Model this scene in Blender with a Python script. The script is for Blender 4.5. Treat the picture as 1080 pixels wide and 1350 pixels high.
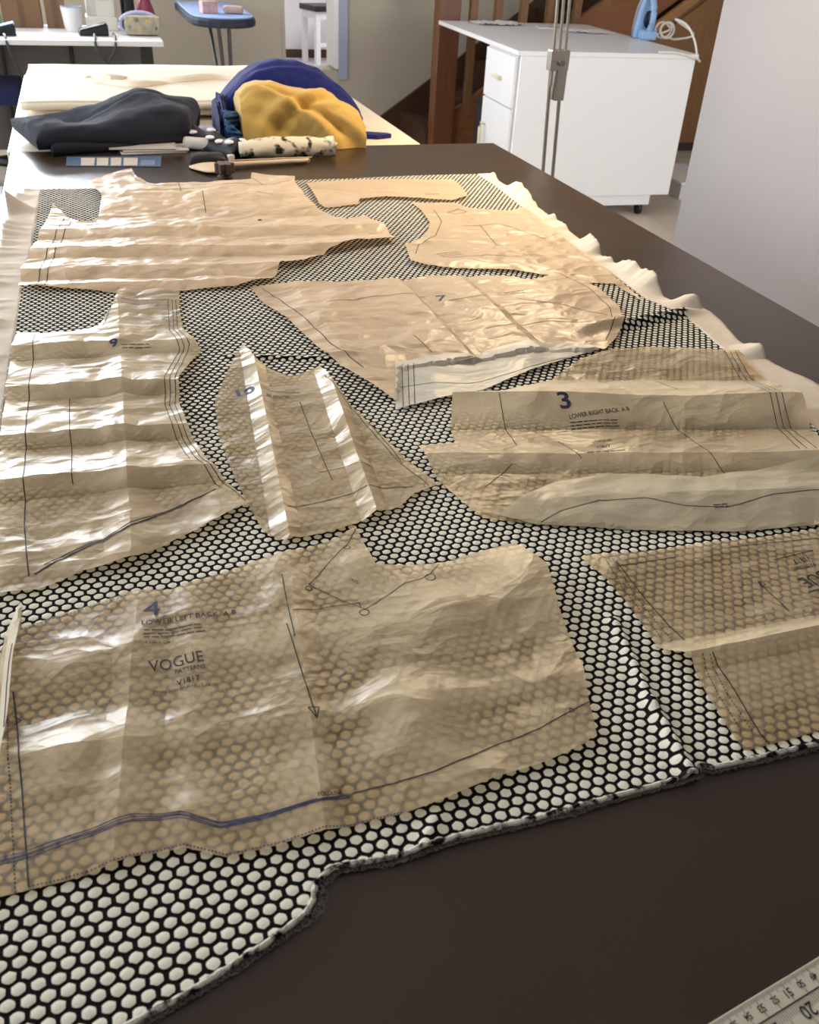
import bpy, bmesh, math, random
import numpy as np
from mathutils import Vector, Matrix, noise
from mathutils.bvhtree import BVHTree
from mathutils.geometry import delaunay_2d_cdt

for o in list(bpy.data.objects): bpy.data.objects.remove(o)
SC = bpy.context.scene
COL = SC.collection
random.seed(7)
PI = math.pi
TZ = .85            # cutting table height
YW = 6.65           # back wall
YS = 6.02           # near side of the staircase

# ------------------------------------------------------------------ camera
cam_d = bpy.data.cameras.new('camera'); cam = bpy.data.objects.new('camera', cam_d); COL.objects.link(cam)
SC.camera = cam
cam_d.sensor_fit = 'HORIZONTAL'; cam_d.sensor_width = 36; cam_d.lens = 1165/1080*36
cam_d.clip_start = .02; cam_d.clip_end = 60
pt, rl, yw = math.radians(33.8), math.radians(3.2), math.radians(19.66)
fwd = Vector((math.sin(yw)*math.cos(pt), math.cos(yw)*math.cos(pt), -math.sin(pt)))
rgt = Vector((math.cos(yw), -math.sin(yw), 0)); dwn = fwd.cross(rgt)
cx = math.cos(rl)*rgt - math.sin(rl)*dwn; cy = -(math.sin(rl)*rgt + math.cos(rl)*dwn)
m = Matrix((cx, cy, -fwd)).transposed().to_4x4(); m.translation = (0, 0, TZ+.4823)
cam.matrix_world = m
cam_d.dof.use_dof = True; cam_d.dof.focus_distance = 1.0; cam_d.dof.aperture_fstop = 20

# ------------------------------------------------------------------ world, light, exposure
w = bpy.data.worlds.new('world'); SC.world = w; w.use_nodes = True
nt = w.node_tree; bg = nt.nodes['Background']
sky = nt.nodes.new('ShaderNodeTexSky'); sky.sky_type = 'HOSEK_WILKIE'; sky.sun_direction = (.3, -.6, .75); sky.turbidity = 4
nt.links.new(sky.outputs['Color'], bg.inputs['Color']); bg.inputs['Strength'].default_value = .6
def area(name, loc, rot, sx, sy, power, col):
    l = bpy.data.lights.new(name, 'AREA'); l.shape = 'RECTANGLE'; l.size = sx; l.size_y = sy; l.energy = power; l.color = col
    o = bpy.data.objects.new(name, l); o.location = loc; o.rotation_euler = rot; COL.objects.link(o); return o
# daylight in the window openings of the room (openings and frames are built below); the far room has an added fill
area('daylight_back_window', (-.85, YW+.30, 1.78), (-PI/2, 0, 0), 1.5, 1.1, 130, (.86, .92, 1.0))
area('daylight_side_window', (-2.55, 2.3, 1.65), (0, -PI/2, 0), 1.3, 2.8, 50, (.90, .95, 1.0))
area('daylight_front_window', (3.3, -1.95, 1.5), (PI/2, 0, 0), 2.2, 1.5, 60, (.92, .96, 1.0))
area('fill_light_far_room', (2.3, 8.0, 2.2), (0, 0, 0), 1.2, 1.2, 20, (.95, .97, 1.0))  # fill light added inside the closed far room, which has no window
vs = SC.view_settings; vs.view_transform = 'Standard'; vs.look = 'None'; vs.gamma = 1; vs.use_curve_mapping = False
vs.exposure = 1.15
SC.cycles.caustics_reflective = False; SC.cycles.caustics_refractive = False; SC.cycles.sample_clamp_indirect = 3; SC.cycles.blur_glossy = 1.0

# ------------------------------------------------------------------ materials
def srgb(r, g, b):
    f = lambda c: (c/255/12.92) if c/255 <= .04045 else ((c/255+.055)/1.055)**2.4
    return (f(r), f(g), f(b), 1)
MATS = {}
def mat(name, rgb, rough=.6, metal=0, var=.08, scale=30, bump=0, bscale=200, spec=.5, rgb2=None, detail=4, sheen=0, emit=0):
    if name in MATS: return MATS[name]
    M = bpy.data.materials.new(name); M.use_nodes = True; MATS[name] = M
    n = M.node_tree.nodes; L = M.node_tree.links; b = n['Principled BSDF']
    tc = n.new('ShaderNodeTexCoord'); nz = n.new('ShaderNodeTexNoise'); nz.inputs['Scale'].default_value = scale; nz.inputs['Detail'].default_value = detail
    L.new(tc.outputs['Object'], nz.inputs['Vector'])
    mx = n.new('ShaderNodeMix'); mx.data_type = 'RGBA'
    c = srgb(*rgb)
    c2 = srgb(*rgb2) if rgb2 else tuple(min(1, v*(1-2*var)) for v in c[:3])+(1,)
    mx.inputs['A'].default_value = c; mx.inputs['B'].default_value = c2
    L.new(nz.outputs['Fac'], mx.inputs['Factor']); L.new(mx.outputs['Result'], b.inputs['Base Color'])
    b.inputs['Roughness'].default_value = rough; b.inputs['Metallic'].default_value = metal; b.inputs['Specular IOR Level'].default_value = spec
    if sheen: b.inputs['Sheen Weight'].default_value = sheen; b.inputs['Sheen Roughness'].default_value = .5
    if bump:
        nb = n.new('ShaderNodeTexNoise'); nb.inputs['Scale'].default_value = bscale; nb.inputs['Detail'].default_value = 3
        L.new(tc.outputs['Object'], nb.inputs['Vector'])
        bp = n.new('ShaderNodeBump'); bp.inputs['Strength'].default_value = bump; bp.inputs['Distance'].default_value = .002
        L.new(nb.outputs['Fac'], bp.inputs['Height']); L.new(bp.outputs['Normal'], b.inputs['Normal'])
    if emit: b.inputs['Emission Color'].default_value = c; b.inputs['Emission Strength'].default_value = emit
    return M
def wood(name, rgb, rgb2, rough=.4, axis=(1, 12, 12), scale=6):
    if name in MATS: return MATS[name]
    M = bpy.data.materials.new(name); M.use_nodes = True; MATS[name] = M
    n = M.node_tree.nodes; L = M.node_tree.links; b = n['Principled BSDF']
    tc = n.new('ShaderNodeTexCoord'); mp = n.new('ShaderNodeMapping'); mp.inputs['Scale'].default_value = axis
    nz = n.new('ShaderNodeTexNoise'); nz.inputs['Scale'].default_value = scale; nz.inputs['Detail'].default_value = 6; nz.inputs['Distortion'].default_value = .6
    L.new(tc.outputs['Object'], mp.inputs['Vector']); L.new(mp.outputs['Vector'], nz.inputs['Vector'])
    mx = n.new('ShaderNodeMix'); mx.data_type = 'RGBA'; mx.inputs['A'].default_value = srgb(*rgb); mx.inputs['B'].default_value = srgb(*rgb2)
    L.new(nz.outputs['Fac'], mx.inputs['Factor']); L.new(mx.outputs['Result'], b.inputs['Base Color'])
    b.inputs['Roughness'].default_value = rough
    return M
def tissue(name, rgb, sheer_max=.62, gloss=.16, seed=0., bump=.8):
    """thin crinkled pattern tissue: scatters, lets light through, shows what it touches, slight gloss"""
    if name in MATS: return MATS[name]
    M = bpy.data.materials.new(name); M.use_nodes = True; MATS[name] = M
    n = M.node_tree.nodes; L = M.node_tree.links
    for x in list(n):
        if x.type == 'BSDF_PRINCIPLED': n.remove(x)
    out = [x for x in n if x.type == 'OUTPUT_MATERIAL'][0]
    tc = n.new('ShaderNodeTexCoord')
    wn = n.new('ShaderNodeTexNoise'); wn.inputs['Scale'].default_value = 7; wn.inputs['Detail'].default_value = 2; L.new(tc.outputs['Object'], wn.inputs['Vector'])
    wm = n.new('ShaderNodeVectorMath'); wm.operation = 'MULTIPLY_ADD'; wm.inputs[1].default_value = (.12, .12, 0); L.new(wn.outputs['Color'], wm.inputs[0]); L.new(tc.outputs['Object'], wm.inputs[2])
    mp = n.new('ShaderNodeMapping'); mp.inputs['Scale'].default_value = (1, 1.7, 0); mp.inputs['Location'].default_value = (seed, seed*.7, 0); mp.inputs['Rotation'].default_value = (0, 0, .2+seed*.05)
    L.new(wm.outputs[0], mp.inputs['Vector'])
    acc = None
    for sc_, k_ in ((7, 1.0), (19, .42), (44, .13)):
        vo = n.new('ShaderNodeTexVoronoi'); vo.feature = 'F1'; vo.inputs['Scale'].default_value = sc_; L.new(mp.outputs['Vector'], vo.inputs['Vector'])
        ad = n.new('ShaderNodeMath'); ad.operation = 'MULTIPLY_ADD'; ad.inputs[1].default_value = k_; ad.inputs[2].default_value = 0
        L.new(vo.outputs['Distance'], ad.inputs[0])
        if acc: L.new(acc.outputs[0], ad.inputs[2])
        acc = ad
    m4 = n.new('ShaderNodeMapping'); m4.inputs['Scale'].default_value = (38, 120, 0); m4.inputs['Rotation'].default_value = (0, 0, .35+seed*.09); L.new(wm.outputs[0], m4.inputs['Vector'])
    fn = n.new('ShaderNodeTexNoise'); fn.inputs['Scale'].default_value = 1; fn.inputs['Detail'].default_value = 3; L.new(m4.outputs['Vector'], fn.inputs['Vector'])
    ms = n.new('ShaderNodeTexNoise'); ms.inputs['Scale'].default_value = 13; ms.inputs['Detail'].default_value = 1; L.new(tc.outputs['Object'], ms.inputs['Vector'])
    mk = n.new('ShaderNodeMapRange'); mk.inputs['From Min'].default_value = .48; mk.inputs['From Max'].default_value = .66; mk.inputs['To Min'].default_value = .03; mk.inputs['To Max'].default_value = .13; L.new(ms.outputs['Fac'], mk.inputs['Value'])
    fa = n.new('ShaderNodeMath'); fa.operation = 'MULTIPLY_ADD'; L.new(fn.outputs['Fac'], fa.inputs[0]); L.new(mk.outputs['Result'], fa.inputs[1]); L.new(acc.outputs[0], fa.inputs[2]); acc = fa
    bp = n.new('ShaderNodeBump'); bp.inputs['Strength'].default_value = bump; bp.inputs['Distance'].default_value = .012
    L.new(acc.outputs[0], bp.inputs['Height'])
    n3 = n.new('ShaderNodeTexNoise'); n3.inputs['Scale'].default_value = 260; L.new(tc.outputs['Object'], n3.inputs['Vector'])
    cr = n.new('ShaderNodeMix'); cr.data_type = 'RGBA'; c = srgb(*rgb); cr.inputs['A'].default_value = c; cr.inputs['B'].default_value = tuple(v*.86 for v in c[:3])+(1,)
    L.new(n3.outputs['Fac'], cr.inputs['Factor'])
    df = n.new('ShaderNodeBsdfDiffuse'); L.new(cr.outputs['Result'], df.inputs['Color']); L.new(bp.outputs['Normal'], df.inputs['Normal'])
    tl = n.new('ShaderNodeBsdfTranslucent'); L.new(cr.outputs['Result'], tl.inputs['Color']); L.new(bp.outputs['Normal'], tl.inputs['Normal'])
    m1 = n.new('ShaderNodeMixShader'); m1.inputs[0].default_value = .24; L.new(df.outputs[0], m1.inputs[1]); L.new(tl.outputs[0], m1.inputs[2])
    tr = n.new('ShaderNodeBsdfTransparent'); tr.inputs['Color'].default_value = tuple(min(1, v**.95) for v in c[:3])+(1,)
    at = n.new('ShaderNodeAttribute'); at.attribute_name = 'sheer'
    ml = n.new('ShaderNodeMath'); ml.operation = 'MULTIPLY'; ml.inputs[1].default_value = sheer_max; L.new(at.outputs['Fac'], ml.inputs[0])
    m2 = n.new('ShaderNodeMixShader'); L.new(ml.outputs[0], m2.inputs[0]); L.new(m1.outputs[0], m2.inputs[1]); L.new(tr.outputs[0], m2.inputs[2])
    gl = n.new('ShaderNodeBsdfGlossy'); gl.inputs['Roughness'].default_value = .36; L.new(bp.outputs['Normal'], gl.inputs['Normal'])
    fr = n.new('ShaderNodeFresnel'); fr.inputs['IOR'].default_value = 1.45; L.new(bp.outputs['Normal'], fr.inputs['Normal'])
    fm = n.new('ShaderNodeMath'); fm.operation = 'MULTIPLY_ADD'; fm.inputs[1].default_value = .55; fm.inputs[2].default_value = gloss*.12; L.new(fr.outputs[0], fm.inputs[0])
    m3 = n.new('ShaderNodeMixShader'); L.new(fm.outputs[0], m3.inputs[0]); L.new(m2.outputs[0], m3.inputs[1]); L.new(gl.outputs[0], m3.inputs[2])
    L.new(m3.outputs[0], out.inputs['Surface'])
    return M
def glass_mat():
    M = bpy.data.materials.new('window_glass'); M.use_nodes = True; n = M.node_tree.nodes; L = M.node_tree.links
    out = [x for x in n if x.type == 'OUTPUT_MATERIAL'][0]
    t = n.new('ShaderNodeBsdfTransparent'); g = n.new('ShaderNodeBsdfGlossy'); g.inputs['Roughness'].default_value = .02
    x = n.new('ShaderNodeMixShader'); x.inputs[0].default_value = .06
    L.new(t.outputs[0], x.inputs[1]); L.new(g.outputs[0], x.inputs[2]); L.new(x.outputs[0], out.inputs['Surface']); return M
def leather_brown():
    """dark brown table covering, mottled with a satin surface"""
    M = mat('table_brown', (62, 46, 33), .42, 0, .1, 9, .12, 420, .42, rgb2=(42, 31, 21), detail=8)
    n = M.node_tree.nodes; L = M.node_tree.links; b = n['Principled BSDF']
    tc = [x for x in n if x.type == 'TEX_COORD'][0]
    nz = n.new('ShaderNodeTexNoise'); nz.inputs['Scale'].default_value = 14; nz.inputs['Detail'].default_value = 6
    mr = n.new('ShaderNodeMapRange'); mr.inputs['To Min'].default_value = .25; mr.inputs['To Max'].default_value = .35
    L.new(tc.outputs['Object'], nz.inputs['Vector']); L.new(nz.outputs['Fac'], mr.inputs['Value']); L.new(mr.outputs['Result'], b.inputs['Roughness'])
    return M

# ------------------------------------------------------------------ object helpers
def tag(o, label=None, cat=None, group=None, kind=None):
    if label: o['label'] = label
    if cat: o['category'] = cat
    if group: o['group'] = group
    if kind: o['kind'] = kind
    return o
def thing(name, label, cat, loc=(0, 0, 0), rz=0, group=None):
    o = bpy.data.objects.new(name, None); COL.objects.link(o); o.location = loc; o.rotation_euler = (0, 0, rz); o.empty_display_size = .05
    return tag(o, label, cat, group)
def link(name, me, material=None, parent=None, loc=(0, 0, 0), rot=(0, 0, 0)):
    o = bpy.data.objects.new(name, me); COL.objects.link(o); o.location = loc; o.rotation_euler = rot
    if material and not me.materials: me.materials.append(material)
    if parent: o.parent = parent
    return o
class MB:
    """collects shapes of one part, then becomes one mesh"""
    def __init__(s): s.bm = bmesh.new()
    def box(s, c, d, rz=0, bev=0):
        r = bmesh.ops.create_cube(s.bm, size=1)
        v = r['verts']; bmesh.ops.scale(s.bm, vec=d, verts=v)
        if bev:
            e = list({e for q in v for e in q.link_edges}); rr = bmesh.ops.bevel(s.bm, geom=e, offset=bev, segments=2, affect='EDGES', profile=.7)
            v = list({q for f in rr['faces'] for q in f.verts} | {q for q in v if q.is_valid})
        if rz: bmesh.ops.rotate(s.bm, cent=(0, 0, 0), matrix=Matrix.Rotation(rz, 3, 'Z'), verts=v)
        bmesh.ops.translate(s.bm, vec=c, verts=v); return s
    def cone(s, a, b, r1, r2, n=16):
        a, b = Vector(a), Vector(b); d = b-a
        r = bmesh.ops.create_cone(s.bm, cap_ends=True, segments=n, radius1=r1, radius2=r2, depth=d.length)
        q = d.to_track_quat('Z', 'Y').to_matrix()
        bmesh.ops.rotate(s.bm, cent=(0, 0, 0), matrix=q, verts=r['verts']); bmesh.ops.translate(s.bm, vec=(a+b)/2, verts=r['verts']); return s
    def ball(s, c, r, sc=(1, 1, 1), n=16):
        q = bmesh.ops.create_uvsphere(s.bm, u_segments=n, v_segments=n//2+2, radius=r)
        bmesh.ops.scale(s.bm, vec=sc, verts=q['verts']); bmesh.ops.translate(s.bm, vec=c, verts=q['verts']); return s
    def tube(s, pts, r, n=8):
        pts = [Vector(p) for p in pts]; rings = []
        for i, p in enumerate(pts):
            d = (pts[min(i+1, len(pts)-1)]-pts[max(i-1, 0)]).normalized()
            u = d.cross(Vector((0, 0, 1)) if abs(d.z) < .95 else Vector((1, 0, 0))).normalized(); v = d.cross(u)
            rr = r[i] if isinstance(r, (list, tuple)) else r
            rings.append([s.bm.verts.new(p+rr*(math.cos(2*PI*k/n)*u+math.sin(2*PI*k/n)*v)) for k in range(n)])
        for a, b in zip(rings, rings[1:]):
            for k in range(n): s.bm.faces.new((a[k], a[(k+1) % n], b[(k+1) % n], b[k]))
        s.bm.faces.new(rings[0]); s.bm.faces.new(rings[-1][::-1]); return s
    def lathe(s, prof, c=(0, 0, 0), n=24):
        rings = [[s.bm.verts.new((c[0]+r*math.cos(2*PI*k/n), c[1]+r*math.sin(2*PI*k/n), c[2]+z)) for k in range(n)] for r, z in prof]
        for a, b in zip(rings, rings[1:]):
            for k in range(n): s.bm.faces.new((a[k], a[(k+1) % n], b[(k+1) % n], b[k]))
        s.bm.faces.new(rings[0][::-1]); s.bm.faces.new(rings[-1]); return s
    def prism(s, poly, z0, z1, plane='xy'):
        """poly extruded between z0 and z1 along the axis missing from plane"""
        f = {'xy': lambda a, b, c: (a, b, c), 'xz': lambda a, b, c: (a, c, b), 'yz': lambda a, b, c: (c, a, b)}[plane]
        A = [s.bm.verts.new(f(p[0], p[1], z0)) for p in poly]; B = [s.bm.verts.new(f(p[0], p[1], z1)) for p in poly]; n = len(poly)
        for k in range(n): s.bm.faces.new((A[k], A[(k+1) % n], B[(k+1) % n], B[k]))
        s.bm.faces.new(A[::-1]); s.bm.faces.new(B); return s
    def build(s, name, material, parent=None, loc=(0, 0, 0), rot=(0, 0, 0), smooth=False, bevel=0):
        bmesh.ops.recalc_face_normals(s.bm, faces=s.bm.faces)
        me = bpy.data.meshes.new(name); s.bm.to_mesh(me); s.bm.free()
        if smooth:
            me.polygons.foreach_set('use_smooth', [True]*len(me.polygons))
            try: me.set_sharp_from_angle(angle=math.radians(40))
            except Exception: pass
        o = link(name, me, material, parent, loc, rot)
        if bevel:
            b = o.modifiers.new('bevel', 'BEVEL'); b.width = bevel; b.segments = 2; b.limit_method = 'ANGLE'
        return o
def spline(pts, n=8):
    """Catmull-Rom through points"""
    P = [Vector(p) for p in pts]; out = []
    for i in range(len(P)-1):
        a, b, c, d = P[max(i-1, 0)], P[i], P[i+1], P[min(i+2, len(P)-1)]
        for k in range(n):
            t = k/n; out.append(.5*((2*b)+(c-a)*t+(2*a-5*b+4*c-d)*t*t+(3*b-a-3*c+d)*t**3))
    out.append(P[-1]); return out
def sm(a, b, x):
    t = max(0, min(1, (x-a)/(b-a))); return t*t*(3-2*t)
def interp(x, pts):
    if x <= pts[0][0]: return pts[0][1]
    for (a, u), (b, v) in zip(pts, pts[1:]):
        if x <= b: return u+(v-u)*(x-a)/(b-a) if b > a else v
    return pts[-1][1]
N3 = lambda x, y, z=0: noise.noise(Vector((x, y, z)))

WHITE = mat('white_paint', (236, 236, 236), .5, 0, .02)
LAMI = mat('white_laminate', (240, 240, 240), .32, 0, .01, spec=.5)
BLACKP = mat('black_plastic', (22, 22, 24), .45)
STEEL = mat('brushed_steel', (176, 170, 160), .32, 1, .05, 80)
CHROME = mat('grey_metal', (112, 112, 112), .4, .7)
WOODR = wood('red_brown_wood', (128, 80, 48), (94, 56, 34), .38, (9, 9, .8), 5)
WOODD = wood('dark_stair_wood', (84, 56, 38), (58, 38, 26), .45, (1, 9, 9), 5)
WOODO = wood('orange_brown_wood', (142, 90, 52), (112, 68, 38), .4, (.8, 9, 9), 5)
WOODB = wood('brown_cupboard_wood', (142, 102, 64), (112, 78, 46), .42, (8, 8, .8), 5)

# ================================================================== THE SETTING
def struct(name, mb, material, parent=None, label=None):
    o = mb.build(name, material, parent); 
    if not parent: o['kind'] = 'structure'
    if label: o['label'] = label
    return o
XL, XR, YF, ZC = -2.3, 4.9, -2.0, 2.6      # room extents
GROUT = mat('grout', (150, 140, 128), .8)
fl = struct('floor', MB().box(((XL+XR)/2, (YF+YW)/2, -.03), (XR-XL+.4, YW-YF+.4, .05)), GROUT)
TILE = mat('floor_tile', (214, 202, 188), .35, 0, .05, 4)
tb = bmesh.new(); bmesh.ops.create_cube(tb, size=1); bmesh.ops.scale(tb, vec=(.396, .396, .012), verts=tb.verts)
tme = bpy.data.meshes.new('tile'); tb.to_mesh(tme); tb.free(); tme.materials.append(TILE)
for i in range(18):
    for j in range(12):
        x, y = XL+.2+i*.4, 1.9+j*.4
        if x > XR or y > YW: continue
        link('floor_tile', tme, None, fl, (x+.0, y, -.006))
ot = MB().box(((XL+XR)/2, (YF+1.69)/2, -.006), (XR-XL, 1.69-YF, .012)).build('floor_tile', TILE, fl)
WALL = mat('wall_beige', (190, 181, 164), .85, 0, .03, 3, .1, 90)
WALLW = mat('wall_white', (226, 222, 222), .8, 0, .02, 3, .05, 90)
def wall_with_hole(name, axis, pos, th, lo, hi, holes, material):
    """wall slab in plane axis=pos with rectangular holes ((a0,a1,z0,z1), ...) sorted along a"""
    mb = MB(); c = lo
    def add(a0, a1, z0, z1):
        if a1-a0 < 1e-4 or z1-z0 < 1e-4: return
        ctr = ((a0+a1)/2, pos+th/2, (z0+z1)/2) if axis == 'y' else (pos+th/2, (a0+a1)/2, (z0+z1)/2)
        d = (a1-a0, abs(th), z1-z0) if axis == 'y' else (abs(th), a1-a0, z1-z0)
        mb.box(ctr, d)
    for a0, a1, z0, z1 in holes:
        add(c, a0, 0, ZC); add(a0, a1, 0, z0); add(a0, a1, z1, ZC); c = a1
    add(c, hi, 0, ZC)
    return struct(name, mb, material)
OPX0, OPX1, OPZ0, OPZ1 = (1.297,0.465)[0], (1.665,0.449)[0], .44, 2.3
WIN = (-1.6, -.10, 1.22, 2.36)
wall_with_hole('wall_back', 'y', YW, .22, XL, XR, [WIN, (OPX0, OPX1, OPZ0, OPZ1)], WALL)
wall_with_hole('wall_left', 'x', XL, -.2, YF, YW, [(.9, 3.7, 1.0, 2.3)], WALL)
wall_with_hole('wall_front', 'y', YF, -.2, XL, XR, [(2.2, 4.4, .75, 2.25)], WALL)
struct('wall_right', MB().box((XR+.1, (YF+YW)/2, ZC/2), (.2, YW-YF, ZC)), WALL)
struct('ceiling', MB().box(((XL+XR)/2, (YF+YW)/2, ZC+.05), (XR-XL+.4, YW-YF+.4, .1)), WALLW)
# partition wall standing beside the cutting table
PXX, PYY = 1.72, 2.44
struct('wall_partition', MB().box((PXX+.06, (PYY+YF)/2, ZC/2), (.12, PYY-YF, ZC)), mat('wall_cool_grey', (144, 145, 153), .8, 0, .02, 3, .05, 90))
GL = glass_mat()
def window(name, axis, pos, a0, a1, z0, z1, nv):
    def bx(mb, ac, zc, da, dz, th=.05):
        mb.box((ac, pos, zc) if axis == 'y' else (pos, ac, zc), (da, th, dz) if axis == 'y' else (th, da, dz)); return mb
    f = MB(); t = .05
    bx(f, (a0+a1)/2, z0+t/2, a1-a0, t); bx(f, (a0+a1)/2, z1-t/2, a1-a0, t); bx(f, a0+t/2, (z0+z1)/2, t, z1-z0-2*t); bx(f, a1-t/2, (z0+z1)/2, t, z1-z0-2*t)
    o = struct(name, f, WHITE)
    W_ = (a1-a0-2*t)/nv
    for k in range(nv):
        if k: bx(MB(), a0+t+k*W_, (z0+z1)/2, .04, z1-z0-2*t).build('mullion', WHITE, o)
        bx(MB(), a0+t+(k+.5)*W_, (z0+z1)/2, W_-.04, z1-z0-2*t, .006).build('pane', GL, o)
window('window_1', 'y', YW+.12, *WIN, 2)
window('window_2', 'x', XL-.12, .9, 3.7, 1.0, 2.3, 3)
window('window_3', 'y', YF-.12, 2.2, 4.4, .75, 2.25, 3)
struct('baseboard_back', MB().box((.75, YW-.008, .05), (2.7, .016, .1)), WOODD)
struct('baseboard_left', MB().box((XL+.008, (YF+YW)/2, .05), (.016, YW-YF-.1, .1)), WOODD)
# raised room beyond the opening
LAV = mat('lavender_casing', (172, 178, 204), .5)
struct('trim_1', MB().box(((OPX1+(1.725,0.449)[0])/2, YW-.01, (OPZ0+OPZ1)/2-.02), ((1.725,0.449)[0]-OPX1, .02, OPZ1-OPZ0+.08)), LAV)
struct('trim_2', MB().box((OPX0-.012, YW-.006, (OPZ0+OPZ1)/2), (.024, .012, OPZ1-OPZ0)), WALL)
FRZ = .20
YB = 9.2
fr = struct('floor_upper', MB().box((2.3, (YW+.22+YB+.1)/2, FRZ-.05), (2.6, YB+.1-YW-.22, .1)), mat('upper_floor', (200, 194, 196), .5))
struct('wall_upper_back', MB().box((2.3, YB+.05, FRZ+1.1), (2.6, .1, 2.2)), WALLW)
struct('wall_upper_left', MB().box((.98, (YW+YB)/2+.16, FRZ+1.1), (.06, YB-YW-.1, 2.2)), WALLW)
struct('wall_upper_right', MB().box((3.62, (YW+YB)/2+.16, FRZ+1.1), (.06, YB-YW-.1, 2.2)), WALLW)
struct('ceiling_upper', MB().box((2.3, (YW+YB)/2+.16, FRZ+2.23), (2.7, YB-YW-.1, .06)), WALLW)
struct('baseboard_upper', MB().box((2.3, YB-.008, FRZ+.035), (2.5, .016, .07)), WOODD)
struct('door_1', MB().box((OPX1-.0125, YW+.115, (OPZ0+OPZ1)/2), (.024, .25, OPZ1-OPZ0-.01)), WHITE)

# staircase along the back wall, rising to the right
st = thing('staircase', 'brown wooden staircase with square newel post and balusters behind the white sewing desk', 'staircase', (0, 0, 0))
SL = .68
ztop = lambda x: .10+SL*(x-2.10)              # top edge of near stringer
MB().prism([(2.14, 0), (2.40, 0), (4.85, ztop(4.85)-.36), (4.85, ztop(4.85)), (2.14, ztop(2.14)+.05)], YS-.02, YS+.02, 'xz').build('stringer', WOODO, st)
zw = lambda x: (2.085,0.198)[1]+SL*(x-(2.085,0.198)[0])
MB().prism([(1.80, .0), (2.2, 0), (4.85, zw(4.85)-.5), (4.85, zw(4.85)), (1.80, max(.02, zw(1.80)))], YW-.03, YW-.004, 'xz').build('wall_stringer', WOODD, st)
for k in range(10):
    x0 = 2.12+k*.25; z = .17*(k+1)
    MB().box((x0+.14, (YS+.02+YW-.03)/2, z-.015), (.30, YW-YS-.05, .03)).build('tread', WOODD, st)
    MB().box((x0+.01, (YS+.02+YW-.03)/2, z-.1), (.02, YW-YS-.05, .14)).build('riser', WOODD, st)
MB().box(((2.216,0.669)[0], YS-.005, .68), (.145, .11, 1.36)).build('newel_post', WOODR, st, bevel=.008)
for px in ((2.394,0.844)[0], (2.565,0.868)[0], (2.743,0.894)[0], (2.929,0.919)[0], (3.127,0.924)[0], 3.34, 3.54, 3.74, 3.94, 4.14):
    z0 = ztop(px)-.03
    MB().box((px, YS, z0+.42), (.05, .045, .84)).build('baluster', WOODB, st, bevel=.004)
MB().prism([(2.1, 1.02), (2.1, .95), (4.85, .95+SL*2.75), (4.85, 1.02+SL*2.75)], YS-.03, YS+.03, 'xz').build('handrail', WOODR, st)
# cupboard under the stairs
cu = thing('stair_cupboard', 'brown wooden cupboard with small knob built under the staircase', 'cupboard', (3.9, YS-.03, 0))
cz = lambda x: ztop(x)-.40
MB().prism([(2.75, .06), (4.85, .06), (4.85, cz(4.85)), (2.75, cz(2.75))], YS-.055, YS-.028, 'xz').build('front_panel', WOODB, cu, (-3.9, -(YS-.03), 0))
MB().box((.0, .0, .03), (2.0, .03, .06)).build('plinth', mat('dark_plinth', (58, 38, 26), .6), cu)
for x0, x1 in ((3.05, 3.62), (3.66, 4.25), (4.29, 4.83)):
    d = MB().prism([(x0, .12), (x1, .12), (x1, cz(x1)-.06), (x0, cz(x0)-.06)], YS-.075, YS-.055, 'xz').build('door', WOODB, cu, (-3.9, -(YS-.03), 0))
    if x0 > 3.6:
        kz = min(.74, cz(x0)-.14)
        MB().ball((0, 0, 0), .018).cone((0, 0, 0), (0, .03, 0), .008, .008).build('knob', STEEL, d, (x0+.06, YS-.105, kz), smooth=True)
a = (3.936,0.791); b_ = (4.138,0.940)
MB().prism([(3.70, cz(3.70)-.02), (4.84, cz(4.84)-.02), (4.84, cz(4.84)+.05), (3.70, cz(3.70)+.05)], YS-.082, YS-.056, 'xz').build('batten', wood('pale_batten', (168, 122, 78), (146, 100, 60), .4, (.8, 9, 9), 5), cu, (-3.9, -(YS-.03), 0))

# ================================================================== CUTTING TABLE
TX0, TX1, TY0, TY1 = -.192, 1.002, -.12, 2.303
BROWN = leather_brown()
tab = thing('cutting_table', 'large dark brown topped cutting table under the honeycomb fabric', 'table', ((TX0+TX1)/2, (TY0+TY1)/2, 0))
MB().box((0, 0, TZ-.018), (TX1-TX0, TY1-TY0, .036)).build('table_top', BROWN, tab, bevel=.003)
for sx in (-1, 1):
    for sy in (-1, 1):
        MB().box((sx*((TX1-TX0)/2-.06), sy*((TY1-TY0)/2-.06), (TZ-.036)/2), (.06, .06, TZ-.036)).build('leg', CHROME, tab)
MB().box((0, 0, TZ-.075), (TX1-TX0-.12, TY1-TY0-.12, .07)).build('apron', CHROME, tab)

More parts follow.
